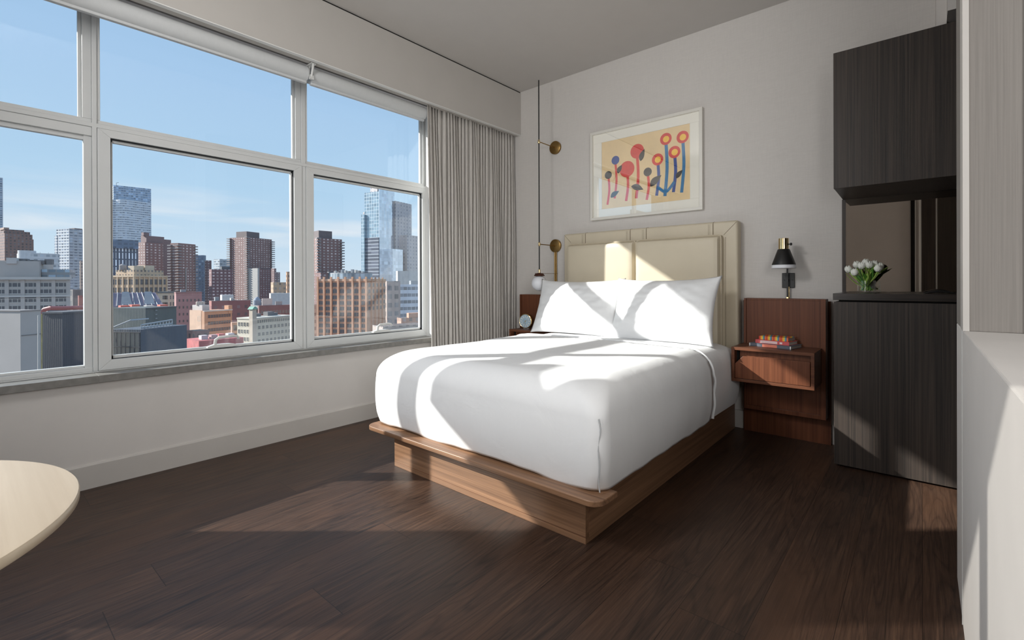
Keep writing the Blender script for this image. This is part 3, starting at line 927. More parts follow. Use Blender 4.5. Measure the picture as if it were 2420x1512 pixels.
# ------------------------------------------------------------------ swing lamp on a black rod (left)
LX, LY = -2.497, 3.268
lp = thing('rod_lamp', 'black rod lamp with a white globe and brass wall discs beside the curtain', 'lamp', (LX, LY, .92))
MB().tube([(LX, LY, 1.11), (LX, LY, 2.745)], .0052, 12).build('rod', M['black'], lp, smooth=True)
for z in (2.216, 1.334):
    MB().lathe([(.0545, -.010), (.058, -.008), (.058, .006), (.058, .012)], (-2.497, 3.508, z), 40, 'y').build('wall_disc', M['brass'], lp, smooth=True)
    MB().tube([(LX, LY, z), (LX, 3.50, z)], .0042, 10).build('arm', M['brass'], lp, smooth=True)
    MB().lathe([(.0085, -.016), (.0098, -.014), (.0098, .014), (.0085, .016)], (LX, LY, z), 16).build('collar', M['brassb'], lp, smooth=True)
MB().tube([(LX-.006, 3.508, 1.28), (LX-.006, 3.508, .905)], .0075, 10).tube([(LX+.009, 3.508, 1.28), (LX+.009, 3.508, .905)], .0055, 10).build('conduit', M['brass'], lp, smooth=True)
MB().lathe([(.006, 1.118), (.010, 1.114), (.010, 1.088), (.006, 1.084)], (LX, LY, 0), 18).build('socket', M['brassb'], lp, smooth=True)
MB().lathe([(.010, 1.088), (.036, 1.080), (.047, 1.064), (.045, 1.060)], (LX, LY, 0), 32).build('cap', paint('dark_bronze', S(88, 52, 40), .35, .1, 30, metal=.6), lp, smooth=True)
MB().tube([(LX-.05, LY, 1.0845), (LX+.03, 3.50, 1.0845)], .0016, 8).build('dimmer_arm', M['brass'], lp, smooth=True)
prof = [(.067*math.sin(PI*i/24)+.0001, .997-.067*math.cos(PI*i/24)) for i in range(0, 22)]
MB().lathe(prof, (LX, LY, 0), 40).build('globe', M['opal'], lp, smooth=True)

# ------------------------------------------------------------------ sconce (right)
QX, QY = -.652, 3.36
sc = thing('wall_sconce', 'black cone wall sconce with a brass neck above the right nightstand', 'lamp', (QX, 3.5, .89))
MB().box(-.691, -.619, 3.508, 3.5195, .963, 1.059).build('backplate', M['black'], sc, bevel=.002)
for x in (-.678, -.632):
    MB().lathe([(.004, 3.5045), (.005, 3.508)], (x, 0, 1.012), 12, 'y').build('screw', M['black'], sc)
MB().box(-.659, -.650, 3.478, 3.487, .905, 1.092).build('stem', M['black'], sc, bevel=.001)
MB().box(-.6605, -.6485, 3.477, 3.488, .890, .905).build('stem_tip', M['brassb'], sc, bevel=.001)
MB().box(-.658, -.651, 3.487, 3.508, 1.005, 1.018).build('stem_bracket', M['black'], sc)
MB().tube([(-.648, 3.497, .894), (-.648, 3.497, .97)], .0042, 10).build('brass_rod', M['brassb'], sc, smooth=True)
MB().tube([(-.6545, 3.482, 1.088), (QX, QY+.02, 1.094)], .0045, 8).build('arm', M['black'], sc, smooth=True)
MB().lathe([(.026, 1.2735), (.0285, 1.272), (.0285, 1.204), (.026, 1.203)], (QX, QY, 0), 36).build('neck', M['brassb'], sc, smooth=True)
MB().lathe([(.030, 1.206), (.034, 1.203), (.0655, 1.112), (.066, 1.108), (.06, 1.108)], (QX, QY, 0), 44).build('shade', M['black'], sc, smooth=True)
MB().lathe([(.064, 1.108), (.0675, 1.106), (.0675, 1.088), (.064, 1.085), (.02, 1.084)], (QX, QY, 0), 44).build('diffuser', M['opal'], sc, smooth=True)
MB().tube([(QX+.028, QY-.002, 1.235), (QX+.040, QY-.004, 1.235)], .003, 8).lathe([(.008, .036), (.0085, .038), (.0085, .044), (.006, .047)], (QX, QY-.004, 1.235), 14, 'x').build('knob', M['black'], sc, smooth=True)

# ------------------------------------------------------------------ vase with tulips on the cabinet top
VX, VY = -.232, 3.30
vs_ = thing('tulip_vase', 'low clear glass vase holding white tulips on the black cabinet', 'vase', (VX, VY, .938))
g = MB()
n = 40
prof = [(.0005, .0), (.041, .0), (.0415, .002), (.0415, .068), (.040, .069), (.0385, .068), (.0385, .010), (.0005, .009)]
g.lathe(prof, (VX, VY, .9385), n)
g.build('glass', M['vase'], vs_, smooth=True)
M['water'] = glass_pane('vase_water', (.97, .985, .955, 1), .7)
MB().lathe([(.0005, .0105), (.0378, .0105), (.0378, .034), (.0005, .034)], (VX, VY, .9385), n).build('water', M['water'], vs_, smooth=True)
tul = thing('tulip_bunch', 'bunch of white tulips with green leaves standing in the glass vase', 'flowers', (VX, VY, .949))
heads = [(-.078, .0, 1.070), (-.045, .03, 1.095), (-.022, -.022, 1.088), (-.006, .025, 1.106), (.012, -.012, 1.092), (.032, .028, 1.096), (.050, -.028, 1.072), (.062, .01, 1.082), (-.05, -.045, 1.052), (.03, .05, 1.088)]
def tulip_head():
    m = MB()
    for lyr, (nn, r0, hh) in enumerate(((3, .0130, .043), (3, .0165, .041))):
        for k in range(nn):
            a0 = 2*PI*k/nn+lyr*PI/3
            def fn(u, v, a0=a0, r0=r0, hh=hh):
                s_ = (u-.5)*2
                wv = math.sin(PI*min(1, .12+v*.80))**.7
                r = r0*(.16+.98*math.sin(PI*(.06+.84*v))**.7)*(1-.06*s_*s_)
                a = a0+s_*1.15*wv*(1-.55*max(0, v-.6)/.4)
                return (r*math.cos(a), r*math.sin(a), hh*(v-.06*s_*s_*v))
            m.grid(fn, 8, 10)
    return m
for i, (dx, dy, z) in enumerate(heads):
    ang = math.atan2(dy, dx)
    base = Vector((VX-dx*.36, VY-dy*.36, .952)); topp = Vector((VX+dx, VY+dy, z-.018))
    mid = base.lerp(topp, .5)+Vector((dx*.10, dy*.10, 0))
    pts = [base, base.lerp(mid, .55), mid, mid.lerp(topp, .55)+Vector((dx*.04, dy*.04, 0)), topp]
    MB().tube(pts, .0029, 8).build('stem', M['stem'], tul, smooth=True)
    o = tulip_head().build('blossom', M['petal'], tul, local=True, smooth=True, fixn=False)
    o.location = topp-Vector(tul.location)
    o.rotation_euler = (-dy*3.0, dx*3.0, i*1.3)
    o.modifiers.new('petal', 'SOLIDIFY').thickness = .0008
lv = [(-.098, .01, 1.052, .0), (-.056, -.03, 1.066, .2), (-.030, .04, 1.118, .5), (.0, -.035, 1.082, 0), (.028, -.03, 1.08, .4), (.070, .02, 1.10, .2), (.098, .01, 1.082, .1), (.09, .04, 1.072, .6), (-.012, -.04, 1.05, .2), (.045, .0, 1.098, .3), (-.072, .03, 1.06, .7)]
for i, (dx, dy, z, tw) in enumerate(lv):
    b0 = Vector((VX-dx*.28, VY-dy*.28, .955)); b1 = Vector((VX+dx, VY+dy, z))
    d = (b1-b0); side = d.cross(Vector((dx, dy, .02))).normalized()
    if side.length < .1: side = Vector((1, 0, 0))
    side = (Matrix.Rotation(tw+i*.4, 3, d.normalized()) @ side)
    nrm = side.cross(d).normalized()
    def fn(u, v, b0=b0, d=d, side=side, nrm=nrm):
        s_ = u*2-1
        wd = .0125*math.sin(PI*(.12+.88*v))**.8 if v < 1 else 0
        p = b0+d*v+nrm*(.018*math.sin(PI*v))+side*(s_*wd)-nrm*(.006*(1-s_*s_)*(1-v))
        return p
    o = MB().grid(fn, 6, 18).build('leaf', M['leaf'] if i % 3 else M['stem'], tul, smooth=True, fixn=False)
    o.modifiers.new('blade', 'SOLIDIFY').thickness = .0009

# dark curved handset on the counter
def handset():
    t = thing('handset', 'flat black curved handset lying on the cabinet top by the wall end', 'handset', (.07, 3.3, .938))
    def fn(u, v):
        a = u*2-1; b_ = v*2-1
        return (.07+.062*a, 3.3+.022*b_+.01*a, .9405+.016*(1-a*a)*(1-.5*b_*b_))
    o = MB().grid(fn, 20, 8).build('body', M['black'], t, smooth=True, fixn=False)
    o.modifiers.new('thick', 'SOLIDIFY').thickness = .005
    MB().box(.012, .03, 3.285, 3.31, .9382, .9425).build('foot', M['black'], t)
handset()

# ------------------------------------------------------------------ round table at the left
TX, TY, TR = -.861, -.180, .2846
tb = thing('round_table', 'small round pale wooden table at the left edge of the picture', 'table', (TX, TY, 0))
MB().lathe([(TR-.004, .7275), (TR-.0008, .7285), (TR, .7295), (TR, .7375), (TR-.0012, .7395), (TR-.0035, .74)], (TX, TY, 0), 120).build('table_top', M['table'], tb, smooth=True)
MB().lathe([(.03, .03), (.026, .05), (.026, .70), (.06, .7275)], (TX, TY, 0), 32).build('column', M['black'], tb, smooth=True)
MB().lathe([(.19, 0), (.195, .004), (.19, .012), (.03, .03)], (TX, TY, 0), 48).build('base', M['black'], tb, smooth=True)

# ------------------------------------------------------------------ the city beyond the glass (real sizes and distances, metres)
GZ = -45.0
def view_angle(px):
    r = ray(px, CY)
    return math.atan2(r.y, r.x)
def at(px, D, py=None):
    r = ray(px, CY if py is None else py)
    d = r.dot(Vector((fw.x, fw.y, 0)).normalized())
    return EYE+r*(D/d)
RT = Vector((rt.x, rt.y)); FWD = Vector((fw.x, fw.y)).normalized()
def reach(P, dirv, px):
    """length along dirv from P to the vertical line seen at px"""
    r = ray(px, CY); k = Vector((r.x, r.y)).dot(RT)/Vector((r.x, r.y)).dot(FWD)
    u, d = Vector((P.x, P.y)).dot(RT), Vector((P.x, P.y)).dot(FWD)
    du, dd = dirv.dot(RT), dirv.dot(FWD)
    return (k*d-u)/(du-k*dd)
class B: pass
def bld(name, label, cat, xc, D, xl, xr, yt, delta, mat, wl=None, wr=None, zb=GZ, group=None, body='wall', poly=None):
    b = B()
    th = view_angle(xc)-PI/2+math.radians(delta)
    r = Vector((math.cos(th), math.sin(th))); l = Vector((-math.sin(th), math.cos(th)))
    P = at(xc, D, yt)
    b.wr = wr if wr else reach(P, r, xr)
    b.wl = wl if wl else reach(P, l, xl)
    b.h = P.z-zb; b.k = D/F; b.th = th; b.P = P
    b.root = thing(name, label, cat, (P.x, P.y, zb), th, group)
    m = MB().box(0, b.wr, 0, b.wl, 0, b.h) if poly is None else MB().prism(poly(b), 0, b.h)
    b.body = m.build(body, mat, b.root, local=True)
    return b
def pb(b, name, x0, x1, y0, y1, z0, z1, mat, rel=True):
    """box part in building axes; x, y as fractions of the two faces, z in metres over the roof line"""
    return MB().box(x0*b.wr, x1*b.wr, y0*b.wl, y1*b.wl, b.h+z0, b.h+z1).build(name, mat, b.root, local=True)
def wproto(w, h, glass, frame, cross=(1, 1), arch=False, deep=.12):
    """one window: recessed looking dark glass with a frame and glazing bars"""
    m = MB()
    m.box(-w/2, w/2, -.02, .1, 0, h, 0)
    t_ = .09*min(1, w/1.4)
    for q in ((-w/2-t_, -w/2, -t_, h+t_), (w/2, w/2+t_, -t_, h+t_), (-w/2, w/2, h, h+t_), (-w/2-t_, w/2+t_, -t_*1.6, 0)):
        m.box(q[0], q[1], -.07, .06, q[2], q[3], 1)
    for i in range(1, cross[0]+1):
        x = -w/2+w*i/(cross[0]+1); m.box(x-t_*.4, x+t_*.4, -.05, .05, 0, h, 1)
    for i in range(1, cross[1]+1):
        z = h*i/(cross[1]+1); m.box(-w/2, w/2, -.05, .05, z-t_*.4, z+t_*.4, 1)
    if arch:
        pts = [(w/2*math.cos(PI*i/12), h+w*.22*math.sin(PI*i/12)) for i in range(13)]
        m.prism(pts, -.03, .06, 'y', 0)
    return (m, [glass, frame])
def wins(b, face, us, zs, proto, lim=100, cnt=None):
    """individual windows: us in metres along the face, zs window sill heights below the roof line"""
    mb, mats = proto
    src = None
    cnt = cnt if cnt is not None else [0]
    for z in zs:
        for u in us:
            if cnt[0] >= lim: return
            loc = (u, 0, b.h-z) if face == 'r' else (0, u, b.h-z)
            rz = 0 if face == 'r' else -PI/2
            if src is None:
                src = mb.build('window', mats, b.root, local=True); o = src
            else:
                o = dup(src, b.root)
            o.location = loc; o.rotation_euler = (0, 0, rz)
            cnt[0] += 1
def lin(a, b_, n): return [a+(b_-a)*(i+.5)/n for i in range(n)]

cg = {}
def soft(c, k=.16):  # mixes in grey-blue: distance haze painted into the city colours
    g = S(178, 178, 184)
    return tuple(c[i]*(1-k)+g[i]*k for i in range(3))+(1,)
def pm(n, c, **k):
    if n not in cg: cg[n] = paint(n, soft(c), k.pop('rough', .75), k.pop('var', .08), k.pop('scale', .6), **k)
    return cg[n]
DG = pm('dark_window_glass', S(58, 62, 70), rough=.15)
DG2 = pm('grey_window_glass', S(96, 98, 100), rough=.2)
WF = pm('pale_window_frame', S(196, 190, 182)); WFg = pm('grey_window_frame', S(120, 122, 124))
ROOF = pm('roof_felt', S(120, 116, 112)); TANK = pm('water_tank_wood', S(112, 92, 78)); METG = pm('roof_metal', S(150, 153, 156), rough=.5)
tag(MB().box(-3000, 1500, -1500, 3500, GZ-2, GZ).build('ground', pm('street_ground', S(112, 106, 102), scale=.02), origin=(0, 0, GZ)), 'grey street level far below the window', 'ground', kind='structure')

# --- far towers
b = bld('glass_tower', 'silver glass tower cut by the left edge of the picture', 'building', 6, 850, -60, 8, 420, 70, facade('far_glass_a', S(190, 196, 204), S(112, 132, 152), 4, 4, .7, .55))
b = bld('deco_tower', 'brown brick deco tower with stepped rounded crown, far left', 'building', 11, 700, -20, 80, 562, 12, facade('deco_brick', S(134, 98, 84), S(70, 58, 58), 4.2, 4.2, .45, .55))
mt_ = b.body.data.materials[0]
pb(b, 'crown', 0, .96, 0, 1, 0, 7, mt_); pb(b, 'crown', .0, .90, .05, .95, 7, 11, mt_); pb(b, 'crown', .06, .72, .1, .9, 11, 13.5, mt_)
pb(b, 'penthouse', .02, .2, .1, .4, 13, 16, pm('pale_brick', S(170, 140, 124)))
b = bld('silver_tower', 'silver grey glass tower with stepped shoulder left of the first mullion', 'building', 163, 640, 134, 199, 540, 30, facade('silver_glass', S(178, 182, 188), S(112, 122, 136), 5.2, 3.8, .62, .5, band=S(214, 216, 220), bandw=.25, metal=.35, winrough=.15))
pb(b, 'shoulder', -.02, .3, .92, 1.12, -400*0-60, -9, b.body.data.materials[0])
pb(b, 'roof_plant', .45, .98, .1, .6, 0, 1.5, pm('brown_rust', S(118, 82, 66)))
b = bld('stone_tower', 'slim pale stone tower half hidden by the first mullion', 'building', 190, 560, 188, 235, 616, 35, facade('pale_stone', S(196, 172, 154), S(120, 108, 104), 3, 3.6, .5, .5))
pb(b, 'upper_shaft', .3, 1, .2, 1, 0, 45, b.body.data.materials[0])
b = bld('office_tower', 'tallest office tower with white banded curved front, behind the middle window', 'building', 268, 880, 240, 358, 437, 4, facade('tower_glass_dark', S(176, 190, 206), S(126, 146, 172), 3.6, 4.2, .82, .6, band=S(214, 220, 228), bandw=.2, metal=.4, winrough=.15))
cf = facade('tower_banded', S(228, 230, 234), S(134, 144, 160), 3.0, 4.2, .9, .42, band=S(244, 244, 246), bandw=.28, metal=.3, winrough=.15)
pl = [(-2, -.5)]+[(b.wr*(.02+.27*t), -14*math.sin(PI/2*t)) for t in [i/8 for i in range(9)]]+[(b.wr*.985, -3), (b.wr*.985, .5), (-2, .5)]
MB().prism(pl, 0, b.h-27).build('curved_front', cf, b.root, local=True)
MB().tube([(b.wr*.08, 3, b.h), (b.wr*.08, 3, b.h+5), (b.wr*.14, 3, b.h+6)], .4, 6).build('roof_crane', METG, b.root, local=True)
b = bld('striped_block', 'dark blue and white striped block below the tallest tower', 'building', 262, 420, 240, 327, 566, 6, facade('striped', S(66, 76, 96), S(206, 208, 214), 2.3, 6.4, .36, .84, off=(0, .3)))
pb(b, 'glass_crown', 0, 1, -.02, 1, -7.5, .3, facade('blue_crown', S(98, 118, 142), S(78, 98, 124), 4, 3.5, .7, .6))
BR = lambda n, w=S(128, 92, 84), g=S(190, 176, 170), wx=4.2, wz=2.95, fx=.42, fz=.42: facade(n, w, g, wx, wz, fx, fz, roof=S(110, 96, 90), var=.25)
brick1 = BR('tower_brick', S(138, 98, 88))
def balc(b, x, y, dx, dy, n, dz, ztop, name='balcony_stack'):
    m = MB()
    for i in range(n):
        z = b.h-ztop-i*dz
        m.box(x-dx, x+dx, y-dy, y+dy, z, z+1.15)
    return m.build(name, pm('balcony_concrete', S(150, 142, 140)), b.root, local=True)
# brick apartment pair
b = bld('brick_tower', 'brown brick apartment slab tower beside the tallest office tower', 'building', 343, 520, 325, 386, 572, 30, brick1, group='brick apartment towers')
pb(b, 'core', .15, 1.15, .2, .9, 0, 7.5, pm('core_brick', S(132, 104, 100))); pb(b, 'core', 1.0, 1.6, .3, .9, -60, 5, pm('core_brick', S(132, 104, 100)))
pb(b, 'roof_box', .05, .35, .3, .6, 7.5, 11, pm('core_brick', S(132, 104, 100)))
b = bld('brick_tower', 'brown brick apartment tower with grey balconies on its left corner', 'building', 421, 500, 403, 462.5, 574, 42, brick1, group='brick apartment towers')
balc(b, 0, 0, 2.2, 2.2, 17, 2.95, 3); balc(b, .02*b.wr, b.wl, 2.2, 2.2, 17, 2.95, 3); balc(b, b.wr, 0, 1.6, 1.6, 17, 2.95, 3)
pb(b, 'end_wall', .40, .62, -.12, 0, -50, -27, brick1); pb(b, 'white_strip', .38, .41, -.13, 0, -50, -26, WF)
b = bld('glass_block', 'blue glass block between the brick towers', 'building', 482, 560, 458, 487, 603, 60, facade('blue_glass', S(110, 134, 156), S(84, 112, 140), 3.2, 3.4, .6, .55, alt=S(190, 206, 218)))
b = bld('brick_block', 'dark brick block with a stepped top right of the blue glass block', 'building', 488, 540, 484, 500, 615, 20, BR('dark_brick', S(112, 84, 82), S(160, 150, 150)))
b = bld('flat_tower', 'pale grey glass tower with a flat top behind the brick tower', 'building', 519, 760, 505, 548, 612, 30, facade('pale_glass', S(170, 178, 182), S(128, 140, 150), 5, 4, .75, .5, band=S(196, 200, 204), bandw=.2))
b = bld('brick_slab', 'low dark red brick slab left of the tall brick tower', 'building', 500, 470, 494, 550, 636, 10, BR('red_slab', S(122, 80, 80), S(186, 168, 166), 3.4, 3.1, .5, .42))
pb(b, 'roof_box', .5, .9, .2, .7, 0, 3, pm('roof_box_dark', S(86, 86, 90)))
# tall tower
b = bld('brick_tower', 'tall brown brick tower with balconies in the right half of the middle window', 'building', 584, 640, 543.5, 643, 560, 40, brick1, group='brick apartment towers')
balc(b, 0, b.wl, 2.6, 3, 30, 2.95, 2); balc(b, 0, 0, 2.6, 2.6, 30, 2.95, 1); balc(b, b.wr, 0, 2.6, 3, 30, 2.95, 4)
pb(b, 'core', .05, .55, .1, .7, 0, 8, pm('core_dark', S(112, 96, 92)))
pb(b, 'front_wing', .05, .55, -.55, 0, -95, -43, BR('wing_brick', S(128, 86, 80), S(150, 140, 140)))
pb(b, 'white_strip', .0, .07, -.58, 0, -95, -42, WF); pb(b, 'white_strip', .55, .63, -.58, 0, -95, -42, WFg)
b = bld('brick_block', 'small brick block just right of the tall brick tower', 'building', 648, 620, 641, 653, 634, 40, BR('small_brick', S(140, 104, 100), S(178, 164, 160)))
b = bld('brick_block', 'grey brick block at the right edge of the middle window', 'building', 655, 640, 651, 662, 643, 40, BR('grey_brick', S(150, 128, 124), S(186, 176, 172)))
b = bld('stone_building', 'low sandy stone building with a round window right of the tall tower', 'building', 646, 420, 640, 676, 667, 10, facade('sandy', S(196, 164, 132), S(120, 106, 96), 3.6, 4, .45, .45))
b = bld('stone_building', 'thin orange stone block against the right frame of the middle window', 'building', 678, 380, 676, 690, 642, 15, facade('sandy2', S(206, 160, 122), S(128, 100, 84), 3, 3.6, .5, .5))
b = bld('shed', 'low white shed roof below the sandy stone building', 'building', 640, 300, 636, 690, 693, 10, pm('white_roof', S(206, 204, 202)))
b = bld('shed', 'low white roof left of the foot of the tall brick tower', 'building', 525, 330, 520, 552, 697, 10, pm('white_roof', S(206, 204, 202)))
# --- left window mid distance
b = bld('round_building', 'white low building with a drum shaped end beyond the grey facade', 'building', 62, 330, 40, 141, 597, 14, facade('white_low', S(206, 206, 208), S(140, 146, 152), 3.2, 3.6, .6, .45, band=S(220, 220, 222), bandw=.3))
MB().lathe([(4.6, b.h-14), (4.6, b.h+1.6), (4.4, b.h+1.6)], (1.5, 4.5, 0), 32).build('drum', pm('white_panel', S(214, 214, 216)), b.root, local=True)
for x in (.2, .45, .7, .9): MB().box(x*b.wr, x*b.wr+.12, 3, 3.12, b.h, b.h+1.1).build('roof_vent', METG, b.root, local=True)
b = bld('grey_building', 'grey classical loft building filling the lower left window', 'building', 164, 85, -40, 166, 656, 78, pm('grey_stucco', S(190, 180, 172), var=.04))
gb = b
kk = b.k
# its long face is the left face here; measure along y
m_per = b.wl/204.0
def gy(px): return (164-px)*m_per
P_up = wproto(2.0, .66, DG, WF, (2, 0)); P_lo = wproto(2.0, .66, DG, WF, (2, 0)); P_ar = wproto(2.0, .55, DG, WF, (2, 0), arch=True)
cols_ = [gy(q) for q in (143, 106, 69, 32, -5)]
cnt = [0]
zpx = lambda y: (y-656)*kk
for zs, pr in (((zpx(677), ), P_up), ((zpx(692), ), P_lo), ((zpx(712), ), P_ar), ((zpx(729), ), P_lo)):
    wins(b, 'l', cols_, zs, pr)
CR = pm('pale_cornice', S(206, 198, 190), var=.03)
MB().box(-.5, 0, -.3, b.wl, b.h-.35, b.h+.1).build('cornice', CR, b.root, local=True)
MB().box(-.25, 0, -.1, b.wl, b.h-zpx(698)-.2, b.h-zpx(698)+.12).build('string_course', CR, b.root, local=True)
for q in (161, 124.5, 87.5, 50.5, 13.5):
    MB().box(-.12, 0, gy(q)-.26, gy(q)+.26, 0, b.h-.4).build('pilaster', pm('grey_stucco', S(190, 180, 172)), b.root, local=True)
MB().box(1.0, 9, gy(85), gy(-40), b.h, b.h+2.9).build('attic', pm('grey_stucco', S(190, 180, 172)), b.root, local=True)
MB().box(.8, 4, gy(32), gy(8), b.h+2.4, b.h+3.4).build('stair_head', pm('pale_block', S(204, 196, 190)), b.root, local=True)
MB().box(2, 6, gy(156), gy(86), b.h+.1, b.h+1.5).build('penthouse', facade('penthouse_glass', S(150, 148, 146), S(120, 138, 150), 1.1, 1.6, .85, .7), b.root, local=True)
for q in (40, 52, 66, 78, 98, 112):
    MB().box(2, 3.2, gy(q), gy(q)+1.0, b.h+2.4, b.h+3.0+.4*((q*7) % 5)/5).build('roof_plant', pm('dark_plant', S(112, 108, 106)), b.root, local=True)
b = bld('brick_block', 'low dark brick and green block seen right of the grey loft building', 'building', 172, 140, 166, 203, 684, 20, BR('dk_brick', S(116, 110, 106), S(84, 84, 86), 2.4, 3, .5, .5))
b = bld('brick_block', 'low red brick block against the first mullion', 'building', 186, 120, 184, 235, 698, 15, BR('red_brick_low', S(168, 96, 84), S(96, 78, 76), 2.4, 3, .4, .45))
# near roof structures, left window
b = bld('roof_bulkhead', 'light grey panel clad roof bulkhead at lower left', 'roof structure', 48, 14, -90, 96, 736, 34, pm('grey_panel', S(176, 168, 162), var=.05, scale=1.2), zb=-9)
MB().box(.02, b.wr, -.015, 0, b.h-.72, b.h-.70).build('panel_joint', pm('joint', S(92, 88, 86)), b.root, local=True)
MB().box(-.02, b.wr+.02, -.02, b.wl, b.h, b.h+.03).build('coping', pm('coping', S(120, 112, 108)), b.root, local=True)
o = tag(MB().tube([tuple(at(90.5, 13.6, 745)), tuple(at(90.5, 13.6, 890))], .02, 8).build('drain_pipe', WF), 'thin white pipe running down the grey roof bulkhead', 'pipe')
o = tag(MB().tube([tuple(at(97, 15.2, 742)), tuple(at(97, 15.2, 890))], .034, 8).build('painted_post', pm('yellow_post', S(190, 168, 96), var=.3, scale=3)), 'weathered yellow post beside the dark ribbed bulkhead', 'post')
b = bld('ribbed_bulkhead', 'dark ribbed metal bulkhead in front of the first mullion', 'roof structure', 148, 17, 100, 236, 741, 42, corrugated('dark_ribbed', S(76, 78, 86), 13, .2), zb=-9)
MB().box(-.03, b.wr, -.03, b.wl, b.h, b.h+.06).build('coping', pm('slate_coping', S(60, 62, 68)), b.root, local=True)
o = tag(MB().tube([tuple(at(98, 19, 750)), tuple(at(99, 19, 738)), tuple(at(106, 19, 731)), tuple(at(118, 19, 728)), tuple(at(150, 19.5, 728)), tuple(at(210, 21, 726))], .085, 10).build('red_pipe', pm('red_paint_pipe', S(176, 66, 56), rough=.5), smooth=True), 'fat red bent pipe running along the roof edge behind the dark bulkhead', 'pipe')
o = tag(MB().box(*sum(([at(p, 20.5).x for p in (128,)], []), []) and (at(132, 20.5).x-.45, at(132, 20.5).x+.45, at(132, 20.5).y-.3, at(132, 20.5).y+.3, -1.6, .02)).build('air_unit', pm('air_unit_grey', S(110, 116, 122))), 'grey boxy air unit behind the dark ribbed bulkhead', 'air conditioner')

# --- middle window: nearer buildings
TAN = pm('tan_brick', S(204, 172, 138), var=.07)
TANC = pm('tan_cornice', S(214, 186, 152))
b = bld('loft_building', 'ornate tan loft building at left of the middle window', 'building', 317, 190, 240, 394, 651, 38, TAN)
pW = wproto(.95, 2.1, DG, pm('tan_frame', S(186, 158, 128)), (0, 1))
cnt = [0]
wins(b, 'l', lin(.5, b.wl*.66, 9), [3.6, 6.9, 10.2], pW, 40, cnt)
wins(b, 'r', lin(.5, b.wr-.5, 13), [3.6, 6.9, 10.2], pW, 80, cnt)
for i in range(8): MB().box(b.wr*i/7-.22, b.wr*i/7+.22, -.3, 0, 0, b.h+.3).build('pier', TANC, b.root, local=True)
for i in range(5): MB().box(-.3, 0, b.wl*.66*i/4-.22, b.wl*.66*i/4+.22, 0, b.h+.3).build('pier', TANC, b.root, local=True)
MB().box(-.35, b.wr+.2, -.35, b.wl, b.h-.55, b.h+.1).build('cornice', TANC, b.root, local=True)
MB().box(.8, b.wr*.96, 1.0, b.wl*.62, b.h, b.h+2.3).build('attic', facade('tan_pent', S(208, 178, 144), S(96, 88, 82), 1.5, 2.3, .5, .55), b.root, local=True)
MB().box(1.5, b.wr*.4, 2.0, b.wl*.3, b.h+2.3, b.h+4.0).build('penthouse', pm('sand_block', S(214, 194, 166)), b.root, local=True)
MB().box(b.wr*.42, b.wr*.7, 1.6, 6, b.h+2.3, b.h+4.3).build('stair_head', pm('sand_block', S(214, 194, 166)), b.root, local=True)
MB().lathe([(1.2, b.h+2.3), (1.2, b.h+4.2), (.1, b.h+4.9)], (b.wr*.1, b.wl*.45, 0), 16).build('water_tank', pm('tank_grey', S(150, 142, 138)), b.root, local=True)
for i in range(6): MB().box(b.wr*(.1+.12*i), b.wr*(.1+.12*i)+.9, 4, 5, b.h+2.3, b.h+2.9+.5*((i*5) % 3)).build('roof_plant', [METG, pm('dark_plant', S(112, 108, 106))][i % 2], b.root, local=True)
b = bld('brick_house', 'pink brick building with a flat roof in the middle window', 'building', 416, 165, 412, 477, 691, 6, pm('pink_brick', S(172, 120, 116), var=.06))
wins(b, 'r', lin(.4, b.wr-.4, 6), [3.2, 5.6, 8.0, 10.4], wproto(.4, .8, DG, pm('pink_frame', S(150, 100, 98)), (0, 1)), 40)
pb(b, 'roof_plant', .2, .4, .3, .6, 0, 1.0, METG); pb(b, 'coping', -.01, 1.01, -.02, 1, -.3, .12, pm('red_coping', S(140, 92, 88)))
b = bld('cream_house', 'small cream corner building beside the pink brick one', 'building', 398, 172, 372, 414, 690, 55, pm('cream_stone', S(206, 190, 164)))
wins(b, 'l', lin(.4, b.wl*.5, 5), [2.6, 5.0], wproto(.6, 1.3, DG, pm('cream_frame', S(186, 170, 148)), (0, 1)), 20)
wins(b, 'r', lin(.3, b.wr-.3, 2), [2.6, 5.0], wproto(.6, 1.3, DG, pm('cream_frame', S(186, 170, 148)), (0, 1)), 20)
pb(b, 'cornice', -.06, 1.05, -.06, 1, -.4, .2, pm('dark_cornice', S(100, 104, 100)))
